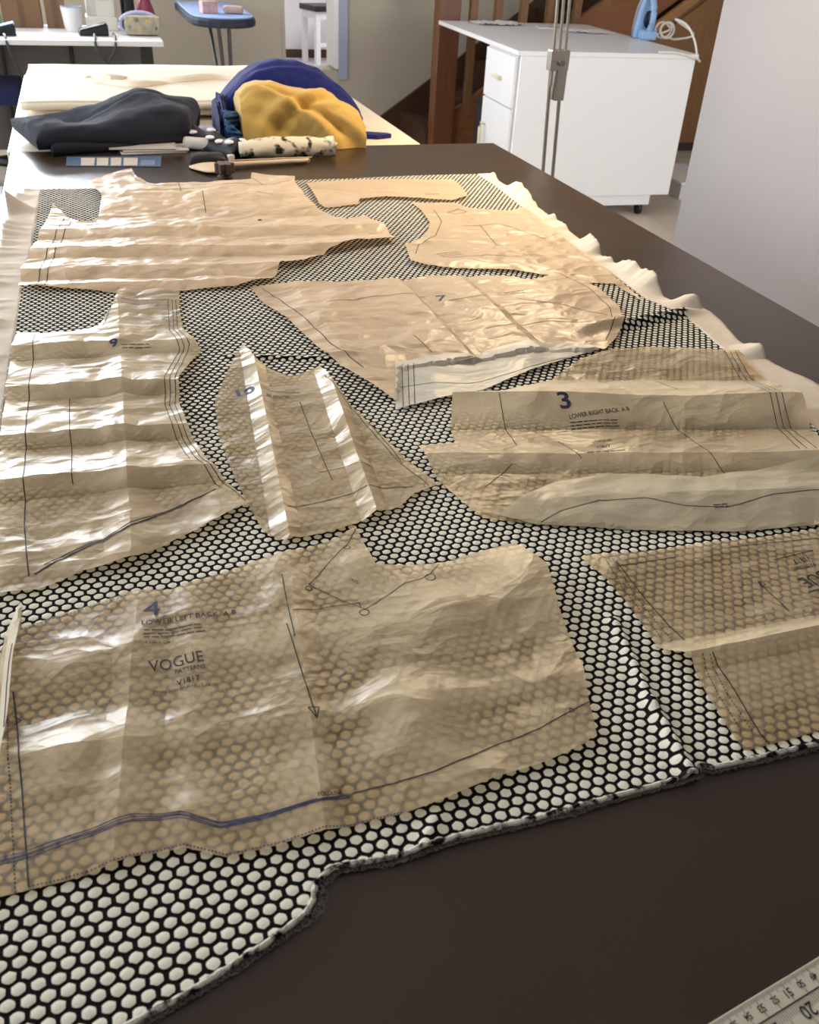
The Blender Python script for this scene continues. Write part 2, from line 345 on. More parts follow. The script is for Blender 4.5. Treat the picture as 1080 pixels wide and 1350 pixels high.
# ================================================================== HONEYCOMB FABRIC
FRONT = [(-.19, .236), (-.11, .246), (-.042, .258), (-.018, .264), (.029, .280), (.054, .291), (.061, .299), (.064, .309), (.077, .316), (.115, .313), (.156, .316), (.208, .315),
         (.299, .317), (.335, .318), (.341, .324), (.348, .319), (.437, .317), (.9, .319)]
FARY = [(-.2, 1.948), (-.11, 1.946), (0, 1.94), (.2, 1.958), (.4, 1.955), (.6, 1.962), (.9, 1.968)]
RPAT = [(.2, .765), (.72, .768), (.80, .772), (.90, .79), (1.0, .803), (1.09, .815), (1.16, .792), (1.4, .797), (1.64, .811), (1.84, .824), (1.98, .826)]
LPAT = [(.2, -.148), (.95, -.144), (1.37, -.138), (1.57, -.129), (1.96, -.122)]
def seg_d(x, y, ax, ay, bx, by):
    dx, dy = bx-ax, by-ay; t = ((x-ax)*dx+(y-ay)*dy)/(dx*dx+dy*dy); tc = max(0, min(1, t))
    return math.hypot(x-ax-tc*dx, y-ay-tc*dy), t
RIDGES = [((0.329,0.320), (0.337,0.383), .0065, .0050), ((0.337,0.383), (0.356,0.476), .0045, .0050), ((0.818,1.089), (0.615,1.038), .011, .010),
          ((0.135,0.316), (0.149,0.333), .003, .005), ((0.283,1.031), (0.123,1.074), .003, .006)]
def fab_z(x, y):
    z = TZ+.0016+.0012*(1+N3(x*5, y*5, 3.1))+.0006*(1+N3(x*17, y*17, 1.7))
    for (a, b, h, wd) in RIDGES:
        d, t = seg_d(x, y, a[0], a[1], b[0], b[1])
        if d < wd*3.5: z += h*math.exp(-(d/wd)**2)*(.85 if t < 0 or t > 1 else 1)
    return z
A_, B_ = .0100, .0077                       # cell pitch along and across the rows
CREAM = mat('cream_knit', (248, 245, 226), .85, 0, .05, 900, .5, 1500, .2, sheen=.2)
BLK = mat('black_knit_mesh', (22, 20, 19), .9, 0, .2, 700, .5, 1400, .15)
def honeycomb(y_lo, y_hi, ring):
    rows = range(int(math.floor(y_lo/B_)), int(math.ceil(y_hi/B_)))
    V = []; F = []; MI = []; rng = np.random.RandomState(3)
    for r in rows:
        y = r*B_
        xl, xr = interp(y, LPAT), interp(y, RPAT); off = .5*A_*(r % 2)
        for c in range(int(xl/A_)-2, int(xr/A_)+2):
            x = c*A_+off
            yf, yb = interp(x, FRONT), interp(x, FARY)
            if x < xl-.006 or x > xr+.006 or y < yf-.004 or y > yb+.004: continue
            def cl(px, py):
                qy = min(max(py, interp(px, FRONT)), yb); return min(max(px, xl), xr), qy
            base = len(V); zc = fab_z(x, y)
            slope = ((fab_z(x+.003, y)-zc)/.003, (fab_z(x, y+.003)-zc)/.003)
            zz = fab_z if ring > 6 else (lambda px, py: zc+(px-x)*slope[0]+(py-y)*slope[1])
            for k in range(6):
                a = PI/6+k*PI/3
                px, py = cl(x+A_/math.sqrt(3)*math.cos(a)*1.0, y+B_*(2/3)*math.sin(a)); 
                V.append((px, py, fab_z(px, py) if ring > 6 else zz(px, py)))
            s0 = (.72 if ring > 6 else .66)+.05*rng.rand()
            for k in range(ring):
                a = PI/6+k*2*PI/ring
                # radius of the hexagon along a, wobbled by the knit
                hexr = (A_/2)/max(abs(math.cos(a)), abs(math.cos(a-PI/3)), abs(math.cos(a+PI/3)))
                rr = hexr*s0*(1+.15*(rng.rand()-.5)) * (.93 if k % (ring//6) == 0 else 1.0)
                px, py = cl(x+rr*math.cos(a), y+rr*math.sin(a)*B_/(A_*.866)); V.append((px, py, zz(px, py)+.0004))
            px, py = cl(x+.001*(rng.rand()-.5), y+.001*(rng.rand()-.5)); V.append((px, py, zz(px, py)+.0011))
            cen = base+6+ring; st_ = ring//6
            for k in range(ring):
                F.append((base+6+k, base+6+(k+1) % ring, cen)); MI.append(0)
            for k in range(6):
                f = [base+k, base+(k+1) % 6]+[base+6+((k+1)*st_-j) % ring for j in range(st_+1)]
                F.append(tuple(f)); MI.append(1)
    return V, F, MI
fab = thing('honeycomb_fabric', 'black and cream honeycomb knit fabric spread over the brown table', 'fabric', (.33, 1.1, TZ))
def world_mesh(name, V, F, mats_, parent, MI=None, smooth=True):
    me = bpy.data.meshes.new(name)
    p = parent.location if parent else Vector((0, 0, 0))
    me.from_pydata([(v[0]-p[0], v[1]-p[1], v[2]-p[2]) for v in V], [], F)
    for q in mats_: me.materials.append(q)
    if MI: me.polygons.foreach_set('material_index', MI)
    if smooth: me.polygons.foreach_set('use_smooth', [True]*len(me.polygons))
    me.update(); return link(name, me, None, parent)
V, F, MI = honeycomb(.22, .90, 12); world_mesh('knit_cells', V, F, [CREAM, BLK], fab, MI)['kind'] = 'stuff'
V, F, MI = honeycomb(.90, 1.98, 6)
# carry the far rows on from where the near ones end
world_mesh('knit_cells', V, F, [CREAM, BLK], fab, MI)['kind'] = 'stuff'
# plain selvedges with ruffled outer edge
SELV = mat('cream_selvedge', (226, 214, 196), .8, 0, .05, 60, .25, 900, .2)
def selvedge(inner, wfun, y0, y1, side, wob):
    ny, nx = 420, 10; V = []; F = []
    for i in range(ny+1):
        y = y0+(y1-y0)*i/ny; x0 = interp(y, inner); wd, ph = wfun(y)
        for j in range(nx+1):
            t = j/nx; x = x0+side*(wd*t-.003)
            amp = t**1.3*wob(y); 
            z = fab_z(x0, y)*(1-t)+(TZ+.002)*t+.0008+amp*max(0, ph)+.0006*N3(x*60, y*60)
            V.append((x, y+.006*t*N3(y*14, t, 9), z))
    for i in range(ny):
        for j in range(nx):
            a = i*(nx+1)+j; q = (a, a+1, a+nx+2, a+nx+1); F.append(q if side > 0 else q[::-1])
    o = world_mesh('selvedge', V, F, [SELV], fab)
    s = o.modifiers.new('thick', 'SOLIDIFY'); s.thickness = .0008; s.offset = -1
def wave(y, f, seed):
    return max(-.1, 1.5*N3(y*f*1.1, seed, 0)+.5*N3(y*f*2.7, seed, 3)+.25*N3(y*f*6, seed, 6)+.18)
def right_w(y):
    wd = interp(y, [(.3, .095), (.72, .095), (.84, .078), (.9, .05), (.985, .040), (1.05, .05), (1.10, .052), (1.14, .036), (1.25, .036), (1.35, .032), (1.55, .034), (1.76, .036), (1.97, .022)])
    return wd, wave(y, 12, 1.3)
def left_w(y):
    return interp(y, [(.2, .04), (1.0, .04), (1.6, .05), (1.85, .05), (1.95, .03)]), wave(y, 20, 5.1)
selvedge(RPAT, right_w, .33, 1.966, 1, lambda y: .022+.024*math.exp(-((y-1.095)/.018)**2))
selvedge(LPAT, left_w, .25, 1.944, -1, lambda y: .016+.018*math.exp(-((y-1.80)/.03)**2))
# serged cut edge: fluffy band, black and grey thread loops
SERGE = mat('serged_thread_grey', (226, 222, 208), .9, 0, .1, 150, .8, 900, .1, rgb2=(30, 28, 28), detail=6)
_cr = SERGE.node_tree.nodes.new('ShaderNodeValToRGB'); _cr.color_ramp.elements[0].position = .45; _cr.color_ramp.elements[1].position = .60
_nz = [x for x in SERGE.node_tree.nodes if x.type == 'TEX_NOISE'][0]; _mx = [x for x in SERGE.node_tree.nodes if x.type == 'MIX'][0]
SERGE.node_tree.links.new(_nz.outputs['Fac'], _cr.inputs[0]); SERGE.node_tree.links.new(_cr.outputs[0], _mx.inputs['Factor'])
LOOPS = mat('loose_grey_thread', (150, 148, 146), .8)
pts = []
for i in range(520):
    x = -.17+i*(.60+.17)/519; pts.append((x, interp(x, FRONT)))
mb = MB(); mb.tube([(x, y+.0002+.0005*N3(x*260, 3), fab_z(x, y)+.0006+.0004*N3(x*190, 7)) for x, y in pts], [.0019+.0007*N3(x*230, 1) for x, y in pts], 8)
mb.build('serged_edge', SERGE, fab, -fab.location, smooth=True)
mb = MB()
for i in range(0, 519):
    x, y = pts[i]; dx, dy = pts[i+1][0]-x, pts[i+1][1]-y; l = math.hypot(dx, dy); nx_, ny_ = dy/l, -dx/l
    big = 1.0+.9*math.exp(-((x-.060)/.012)**2)+.4*max(0, N3(x*40, 5))
    for q in range(2):
        r = .0011*big*(.7+.6*random.random()); cxx, cyy = x+dx*random.random()*1.5+nx_*(.0012*big+.0016*random.random()*big), y+dy*random.random()+ny_*(.0012*big+.0016*random.random()*big)
        tl = random.uniform(-.6, .6); z0 = TZ+.0012+.002*random.random()
        ring = [(cxx+r*math.cos(a)*1.1, cyy+r*math.sin(a)*.9, z0+r*math.sin(a+tl)*.6) for a in [2*PI*k/7 for k in range(8)]]
        mb.tube(ring, .00013, 3)
lo = mb.build('thread_loops', LOOPS, fab, -fab.location); lo['kind'] = 'stuff'

# ================================================================== PATTERN TISSUE
PAPERS = {}
INK = mat('printed_ink_black', (38, 36, 40), .7)
INKB = mat('printed_ink_blue', (52, 56, 96), .7)
def inside(x, y, P):
    r = False; j = len(P)-1
    for i in range(len(P)):
        if (P[i][1] > y) != (P[j][1] > y) and x < (P[j][0]-P[i][0])*(y-P[i][1])/(P[j][1]-P[i][1])+P[i][0]: r = not r
        j = i
    return r
def edge_dist(x, y, P):
    return min(seg_d(x, y, P[i-1][0], P[i-1][1], P[i][0], P[i][1])[0] for i in range(len(P)))
def paper(label, outline, material, folds=(), folds2=(), amp=.0035, lift=.0012, seed=0., step=.0050, bumps=(), edge_lift=0., over=None):
    P = []
    for i in range(len(outline)):                       # resample outline
        a, b = outline[i], outline[(i+1) % len(outline)]; n = max(1, int(math.hypot(b[0]-a[0], b[1]-a[1])/.006))
        for k in range(n):
            t = k/n; P.append((a[0]+(b[0]-a[0])*t, a[1]+(b[1]-a[1])*t))
    def axis(fs):
        if not fs: return None
        dx = sum(abs(f[0][1][0]-f[0][0][0])*(1 if (f[0][1][0]-f[0][0][0])*(fs[0][0][1][0]-fs[0][0][0][0])+(f[0][1][1]-f[0][0][1])*(fs[0][0][1][1]-fs[0][0][0][1]) >= 0 else -1) for f in fs)
        d = Vector((0, 0))
        for f in fs:
            v = Vector((f[0][1][0]-f[0][0][0], f[0][1][1]-f[0][0][1])).normalized()
            if d.length and d.dot(v) < 0: v = -v
            d += v
        d.normalize(); n = (-d.y, d.x)
        return n, sorted((((f[0][0][0]+f[0][1][0])/2*n[0]+(f[0][0][1]+f[0][1][1])/2*n[1]), f[1]) for f in fs)
    ax1, ax2 = axis(folds), axis(folds2)
    def gap(x, y):
        h = lift
        for ax in (ax1, ax2):
            if ax:
                (nx, ny), prof = ax; s = x*nx+y*ny
                h += interp(s, prof)*(.95+.30*N3(x*6, y*6, seed+8))
        h += amp*(.8*abs(N3(x*9, y*9, seed))+.55*abs(N3(x*21+3, y*27, seed+1))+.3*abs(N3(x*48, y*52, seed+2)))
        for (bx, by), r, bh in bumps: 
            d = math.hypot(x-bx, y-by)/r
            if d < 2.5: h += bh*math.exp(-d*d)
        if edge_lift:
            h += edge_lift*math.exp(-edge_dist(x, y, outline)/.006)
        return max(h, .0014)
    pts = [Vector(p) for p in P]; nP = len(P)
    xs = [p[0] for p in P]; ys = [p[1] for p in P]; rnd = random.Random(int(seed*10)+1)
    CE = []; CP = []
    for ax in (ax1, ax2):
        if not ax: continue
        (nx, ny), prof = ax; dx_, dy_ = ny, -nx
        tt = [p[0]*dx_+p[1]*dy_ for p in P]; lo_, hi_ = min(tt), max(tt)
        for s_, h_ in prof:
            prev = None; k = 0
            while lo_+k*step < hi_:
                t_ = lo_+k*step; x, y = nx*s_+dx_*t_, ny*s_+dy_*t_; k += 1
                if inside(x, y, outline) and edge_dist(x, y, outline) > step*.4 and not any((x-q[0])**2+(y-q[1])**2 < (step*.45)**2 for q in CP[-900:] if q[2] is not prof):
                    CP.append((x, y, prof)); pts.append(Vector((x, y)))
                    if prev is not None: CE.append((prev, len(pts)-1))
                    prev = len(pts)-1
                else: prev = None
    cells_ = {}
    for q in CP: cells_.setdefault((int(q[0]/step), int(q[1]/step)), []).append(q)
    def near_crease(x, y):
        i_, j_ = int(x/step), int(y/step)
        return any((x-q[0])**2+(y-q[1])**2 < (step*.55)**2 for a in (-1, 0, 1) for b in (-1, 0, 1) for q in cells_.get((i_+a, j_+b), ()))
    gy = min(ys); row = 0
    while gy < max(ys):
        gx = min(xs)+(step/2 if row % 2 else 0)
        while gx < max(xs):
            x, y = gx+rnd.uniform(-.2, .2)*step, gy+rnd.uniform(-.2, .2)*step
            if inside(x, y, outline) and edge_dist(x, y, outline) > step*.45 and not near_crease(x, y): pts.append(Vector((x, y)))
            gx += step
        gy += step*.87; row += 1
    ov, oe, of, *_ = delaunay_2d_cdt(pts, CE, [list(range(nP))], 1, 1e-6)
    V = []; G = []
    for v in ov:
        g = gap(v.x, v.y); b = fab_z(v.x, v.y) if v.y > interp(v.x, FRONT) else TZ
        if over:
            hit = PAPERS[over]['bvh'].ray_cast(Vector((v.x, v.y, 2)), Vector((0, 0, -1)))
            if hit[0]: b = max(b, hit[0].z-.0012)
        V.append((v.x, v.y, b+g)); G.append(g)
    cxm, cym = sum(xs)/len(xs), sum(ys)/len(ys)
    root = thing('pattern_piece', label, 'pattern piece', (cxm, cym, TZ), 0, 'sewing pattern tissue pieces on the fabric')
    F = [tuple(f) for f in of]
    o = world_mesh('tissue_sheet', V, F, [material], root)
    o.data.set_sharp_from_angle(angle=math.radians(13))
    at = o.data.attributes.new('sheer', 'FLOAT', 'POINT'); at.data.foreach_set('value', [math.exp(-max(0, g-.0024)/.0075) for g in G])
    rec = dict(root=root, bvh=BVHTree.FromPolygons([Vector(v) for v in V], F), sheet=o)
    PAPERS[seed] = rec; return rec
def onto(rec, x, y, dz=.0003):
    h = rec['bvh'].ray_cast(Vector((x, y, 2)), Vector((0, 0, -1)))
    return h[0].z+dz if h[0] else None
def line(rec, pts, wd=.0009, material=None, name='printed_line', dash=None, closed=False):
    """ink line lying on the sheet"""
    if closed: pts = list(pts)+[pts[0]]
    V = []; F = []; acc = 0.; prev = None
    for a, b in zip(pts, pts[1:]):
        L_ = math.hypot(b[0]-a[0], b[1]-a[1]); n = max(1, int(L_/.0035)) if not dash else max(1, int(L_/(dash/2)))
        if L_ < 1e-6: continue
        ux, uy = (b[0]-a[0])/L_, (b[1]-a[1])/L_
        for k in range(n+1):
            x, y = a[0]+(b[0]-a[0])*k/n, a[1]+(b[1]-a[1])*k/n; z = onto(rec, x, y)
            if z is None or (dash and k % 2 == 0): prev = None if not dash else prev
            if z is None: prev = None; continue
            i = len(V); zl, zr = onto(rec, x-uy*wd/2, y+ux*wd/2), onto(rec, x+uy*wd/2, y-ux*wd/2)
            V += [(x-uy*wd/2, y+ux*wd/2, zl or z), (x+uy*wd/2, y-ux*wd/2, zr or z)]
            if prev is not None and not (dash and k % 2 == 0): F.append((prev, prev+1, i+1, i))
            prev = i
    if F: return world_mesh(name, V, F, [material or INK], rec['root'])
def circle(rec, c, r, wd=.0008):
    return line(rec, [(c[0]+r*math.cos(k*PI/6), c[1]+r*math.sin(k*PI/6)) for k in range(12)], wd, closed=True, name='printed_circle')
def text_mesh(body, bold=0.):
    cu_ = bpy.data.curves.new('t', 'FONT'); cu_.body = body; cu_.size = 1; cu_.offset = bold; cu_.resolution_u = 3
    o = bpy.data.objects.new('t', cu_); COL.objects.link(o)
    dg = bpy.context.evaluated_depsgraph_get(); me = bpy.data.meshes.new_from_object(o.evaluated_get(dg))
    V = [v.co.copy() for v in me.vertices]; F = [tuple(p.vertices) for p in me.polygons]
    bpy.data.objects.remove(o); bpy.data.meshes.remove(me); return V, F
def text(rec, body, p0, p1, hs=1., material=None, bold=.0, name='lettering', zf=None, parent=None):
    """body set from p0 to p1 along its baseline, upright to the left of that direction"""
    V, F = text_mesh(body, bold); x0, x1 = min(v.x for v in V), max(v.x for v in V)
    d = Vector((p1[0]-p0[0], p1[1]-p0[1])); s = d.length/(x1-x0); u = d.normalized(); n = Vector((-u.y, u.x)); out = []
    for v in V:
        q = Vector(p0)+u*(v.x-x0)*s+n*v.y*s*hs
        z = zf(q.x, q.y) if zf else onto(rec, q.x, q.y, .0004)
        out.append((q.x, q.y, z if z is not None else TZ+.004))
    o = world_mesh(name, out, F, [material or INK], parent or rec['root'], smooth=False); return o
def smallprint(rec, p0, p1, rows, gap_, seed=1):
    """rows of print too small to read: short dashes the length of words"""
    R = random.Random(seed); d = Vector((p1[0]-p0[0], p1[1]-p0[1])); u = d.normalized(); n = Vector((u.y, -u.x)); V = []; F = []
    for r in range(rows):
        s = 0
        while s < d.length:
            l = R.uniform(.004, .011); e = min(s+l, d.length)
            if e-s > .002:
                i = len(V)
                for t, k in ((s, -.0006), (e, -.0006), (e, .0006), (s, .0006)):
                    q = Vector(p0)+u*t+n*(r*gap_+k); V.append((q.x, q.y, onto(rec, q.x, q.y, .0004) or TZ+.004))
                F.append((i, i+1, i+2, i+3))
            s = e+.0014
    return world_mesh('small_print', V, F, [INK], rec['root'], smooth=False)

TAN = tissue('tissue_tan', (252, 231, 192), .72, .16, 0, .75)
TAN2 = tissue('tissue_tan_plain', (254, 226, 188), .34, .16, 3, .8)
PALE = tissue('tissue_pale', (244, 238, 222), .2, .12, 6, .4)
FO = lambda l, h: (l, h)

# --- bodice piece across the far left
pA = paper('large crinkled tan tissue piece with two cut-in armholes, far left of the fabric',
  [(-0.026,1.966),(0.023,2.036),(0.062,2.072),(0.068,1.992),(0.089,1.927),(0.151,1.920),(0.255,1.913),(0.296,1.933),(0.310,2.010),(0.394,1.954),(0.383,1.903),(0.379,1.784),(0.388,1.706),(0.424,1.634),(0.468,1.663),(0.479,1.591),(0.480,1.498),(0.420,1.481),(0.349,1.455),(0.293,1.397),(0.258,1.403),(0.232,1.335),(0.168,1.313),(0.119,1.315),(0.085,1.312),(0.035,1.315),(-0.007,1.326),(-0.060,1.346),(-0.138,1.366),(-0.135,1.451),(-0.121,1.554),(-0.100,1.741),(-0.094,1.806),(-0.082,1.763),(-0.066,1.712),(-0.048,1.681),(-0.032,1.683),(-0.016,1.719),(-0.006,1.836)],
  TAN2, [FO([(-0.022,2.068),(0.312,2.044)], .003), FO([(-0.006,1.847),(0.276,1.827)], .012), FO([(-0.010,1.713),(0.254,1.689)], .001), FO([(-0.039,1.620),(0.331,1.580)], .012), FO([(-0.043,1.587),(0.325,1.549)], .003), FO([(-0.047,1.514),(0.334,1.470)], .012), FO([(-0.047,1.487),(0.328,1.442)], .002), FO([(-0.059,1.423),(0.263,1.380)], .011), FO([(-0.103,1.396),(0.233,1.349)], .002), FO([(-0.134,1.372),(0.227,1.319)], .008), FO([(-0.133,1.346),(0.223,1.293)], .0)],
  amp=.0065, seed=1.)
line(pA, [(-0.072,1.722),(-0.088,1.611),(-0.108,1.439),(-0.113,1.362)], .0014); line(pA, [(-0.061,1.692),(-0.077,1.596),(-0.097,1.430),(-0.102,1.357)], .0014)
line(pA, [(-0.013,1.952),(0.057,2.032),(0.065,1.961),(0.091,1.903),(0.287,1.890)], .0012); line(pA, [(-0.017,1.917),(0.019,1.948)], .0012); line(pA, [(0.146,1.920),(0.144,1.838)], .0012); line(pA, [(0.184,1.833),(0.175,1.711)], .0012)
line(pA, [(0.289,1.979),(0.316,1.875),(0.381,1.916)], .0012); line(pA, [(0.290,1.819),(0.317,1.798)], .0012)
MB().ball((0, 0, 0), .004, (1, .6, .4)).build('printed_dot', INK, pA['root'], (Vector((*(0.264,1.644), onto(pA, *(0.264,1.644)) or TZ+.01))-pA['root'].location), smooth=True)

# --- narrow facing at the far edge
pB = paper('small narrow peach tissue facing lying flat at the far edge of the fabric',
  [(0.411,1.919),(0.528,1.938),(0.627,1.926),(0.739,1.906),(0.737,1.847),(0.721,1.768),(0.677,1.738),(0.599,1.760),(0.548,1.779),(0.489,1.769),(0.474,1.737),(0.408,1.725),(0.400,1.748),(0.406,1.839)], TAN2, [FO([(0.418,1.951),(0.780,1.922)], .001), FO([(0.398,1.782),(0.718,1.762)], .006), FO([(0.384,1.717),(0.693,1.696)], .001)], amp=.0028, seed=2.)
smallprint(pB, (0.632,1.786), (0.667,1.787), 2, .006, 4)

# --- piece at the far right
pC = paper('tan tissue bodice piece with armhole curve beside the right ruffled selvedge',
  [(0.587,1.733),(0.629,1.727),(0.675,1.732),(0.689,1.685),(0.735,1.662),(0.777,1.650),(0.811,1.679),(0.800,1.567),(0.793,1.447),(0.787,1.307),(0.785,1.227),(0.773,1.139),(0.769,1.180),(0.768,1.223),(0.715,1.240),(0.694,1.266),(0.672,1.281),(0.629,1.311),(0.557,1.332),(0.496,1.354),(0.470,1.382),(0.492,1.478),(0.540,1.511),(0.576,1.586),(0.588,1.672)], TAN2,
  [FO([(0.586,1.745),(0.831,1.688)], .001), FO([(0.544,1.591),(0.803,1.522)], .004), FO([(0.502,1.485),(0.791,1.403)], .001), FO([(0.472,1.390),(0.780,1.296)], .005), FO([(0.460,1.353),(0.789,1.234)], .001)], amp=.0045, seed=3.)
line(pC, [(0.636,1.654),(0.643,1.632),(0.675,1.654),(0.666,1.677)], .0013, closed=True); line(pC, [(0.631,1.558),(0.707,1.556),(0.758,1.462)], .0012); line(pC, [(0.666,1.562),(0.654,1.447)], .0012); line(pC, [(0.537,1.382),(0.610,1.390),(0.671,1.368)], .0012); line(pC, [(0.489,1.411),(0.514,1.470),(0.562,1.516),(0.599,1.587),(0.614,1.674)], .0012)
smallprint(pC, (0.524,1.404), (0.569,1.413), 3, .008, 2); smallprint(pC, (0.680,1.390), (0.709,1.372), 3, .008, 3)

# --- piece 7
pD = paper('tan tissue piece printed 7 with rounded right end, in the middle of the fabric',
  [(0.192,1.319),(0.250,1.315),(0.315,1.313),(0.415,1.295),(0.479,1.305),(0.520,1.286),(0.571,1.292),(0.615,1.266),(0.631,1.245),(0.670,1.270),(0.704,1.298),(0.714,1.248),(0.726,1.192),(0.716,1.112),(0.689,1.054),(0.649,1.006),(0.622,0.982),(0.558,0.988),(0.516,0.994),(0.446,0.984),(0.360,0.979),(0.326,0.977),(0.295,0.897),(0.285,0.931),(0.256,1.003),(0.238,1.078),(0.221,1.170),(0.198,1.249)], TAN2,
  [FO([(0.202,1.341),(0.237,1.048)], .0), FO([(0.247,1.326),(0.282,0.991)], .006), FO([(0.312,1.321),(0.366,0.996)], .001), FO([(0.417,1.302),(0.433,1.007)], .007), FO([(0.427,1.300),(0.441,1.005)], .0015), FO([(0.529,1.289),(0.522,1.008)], .006), FO([(0.544,1.286),(0.534,1.006)], .001), FO([(0.639,1.250),(0.625,1.005)], .006), FO([(0.717,1.284),(0.680,1.035)], .003)],
  [FO([(0.201,1.300),(0.637,1.262)], .0), FO([(0.211,1.172),(0.692,1.107)], .004), FO([(0.270,0.982),(0.642,1.015)], .0)], amp=.0045, seed=4.)
text(pD, '7', (0.453,1.196), (0.468,1.193), .9, INKB, .01)
line(pD, [(0.468,1.191),(0.530,1.192)], .0012); line(pD, [(0.287,1.217),(0.347,1.227),(0.440,1.216)], .0011); line(pD, [(0.376,1.075),(0.383,1.017)], .001); line(pD, [(0.574,1.177),(0.681,1.088)], .0011); line(pD, [(0.524,1.149),(0.576,1.155),(0.632,1.140)], .0011)
line(pD, [(0.694,1.281),(0.709,1.202),(0.700,1.115),(0.673,1.054),(0.633,1.004)], .0011); line(pD, [(0.208,1.306),(0.225,1.244),(0.242,1.166),(0.257,1.069),(0.282,0.991)], .0012); line(pD, [(0.485,1.081),(0.581,1.084),(0.656,1.063)], .001)
smallprint(pD, (0.555,1.210), (0.597,1.202), 2, .007, 6)

# --- pale strip lying over the foot of piece 7
pE = paper('pale off-white tissue strip with curved edge overlapping the foot of piece 7',
  [(0.326,1.000),(0.367,1.001),(0.432,0.999),(0.455,1.007),(0.526,1.018),(0.580,1.009),(0.617,0.986),(0.588,0.979),(0.546,0.963),(0.492,0.941),(0.414,0.906),(0.349,0.889),(0.289,0.877)], PALE,
  [FO([(0.328,1.005),(0.292,0.876)], .002), FO([(0.377,0.999),(0.343,0.887)], .005), FO([(0.434,0.999),(0.406,0.902)], .001), FO([(0.516,1.020),(0.490,0.937)], .005), FO([(0.616,0.989),(0.612,0.969)], .001)], amp=.002, seed=5., over=4.)
for q in (0, 8, 15): line(pE, [(0.331,0.986), (0.296,0.869)] if q == 0 else ([(0.339,0.986), (0.304,0.871)] if q == 8 else [(0.347,0.987), (0.311,0.872)]), .0009)
line(pE, [(0.306,0.931),(0.352,0.929),(0.400,0.923),(0.469,0.940),(0.546,0.967),(0.599,0.971)], .0009)
smallprint(pE, (0.520,0.950), (0.534,0.952), 2, .004, 8)

# --- piece 3
pF = paper('wide pleated tan tissue piece printed 3, right side of the fabric',
  [(0.574,0.964),(0.632,0.985),(0.682,0.980),(0.744,0.962),(0.811,0.943),(0.798,0.899),(0.781,0.825),(0.765,0.755),(0.742,0.693),(0.717,0.631),(0.645,0.538),(0.625,0.550),(0.537,0.563),(0.479,0.578),(0.391,0.606),(0.350,0.620),(0.320,0.634),(0.304,0.643),(0.294,0.678),(0.286,0.719),(0.285,0.783),(0.328,0.782),(0.335,0.815),(0.354,0.866),(0.409,0.852),(0.452,0.877),(0.497,0.906)], TAN,
  [FO([(0.592,0.999),(0.823,0.951)], .002), FO([(0.505,0.913),(0.782,0.852)], .0005), FO([(0.411,0.849),(0.752,0.768)], .026), FO([(0.341,0.818),(0.739,0.722)], .0008), FO([(0.316,0.749),(0.720,0.665)], .011), FO([(0.321,0.718),(0.699,0.640)], .0008), FO([(0.320,0.674),(0.664,0.597)], .002), FO([(0.304,0.634),(0.621,0.544)], .0005)], amp=.0026, seed=6.)
text(pF, '3', (0.469,0.812), (0.483,0.811), .8, INKB, .02); text(pF, 'LOWER RIGHT BACK  A B', (0.475,0.798), (0.550,0.794), 1.2, INK, .01)
smallprint(pF, (0.473,0.794), (0.530,0.785), 3, .004, 9)
text(pF, 'VOGUE', (0.475,0.743), (0.501,0.743), 1.1, INK); text(pF, 'V1817', (0.473,0.730), (0.491,0.729), 1.2, INK, .01); smallprint(pF, (0.457,0.722), (0.502,0.717), 1, .004, 10)
for dx in (0, 7, 14):
    q = {0: [(0.786,0.943),(0.756,0.865),(0.725,0.768),(0.694,0.671)], 7: [(0.793,0.941),(0.763,0.864),(0.732,0.766),(0.702,0.669)], 14: [(0.801,0.940),(0.770,0.862),(0.738,0.761),(0.713,0.667)]}[dx]; line(pF, q, .0009)
line(pF, [(0.405,0.847),(0.396,0.798),(0.390,0.757)], .0009); line(pF, [(0.595,0.797),(0.594,0.746),(0.589,0.657)], .0009); line(pF, [(0.441,0.759),(0.448,0.716)], .0009); line(pF, [(0.328,0.694),(0.371,0.725)], .0009); line(pF, [(0.634,0.880),(0.634,0.826)], .0009)
# --- pale facing strip on its near edge
pG = paper('long pale olive tissue strip with wavy edge along the near side of piece 3',
  [(0.319,0.637),(0.357,0.663),(0.400,0.682),(0.463,0.686),(0.510,0.671),(0.558,0.652),(0.620,0.653),(0.671,0.655),(0.716,0.654),(0.745,0.652),(0.653,0.539),(0.625,0.550),(0.537,0.561),(0.479,0.577),(0.391,0.605),(0.349,0.619)], tissue('tissue_olive', (232, 220, 188), .22, .12, 9, .4),
  [FO([(0.377,0.689),(0.717,0.656)], .001), FO([(0.353,0.655),(0.668,0.596)], .006), FO([(0.333,0.627),(0.625,0.543)], .0005)], amp=.0016, seed=7., over=6., lift=.0018)
line(pG, [(0.342,0.613),(0.382,0.630),(0.426,0.635),(0.473,0.627),(0.507,0.606),(0.548,0.594),(0.606,0.599),(0.660,0.596)], .0009); smallprint(pG, (0.535,0.600), (0.550,0.598), 2, .003, 11)

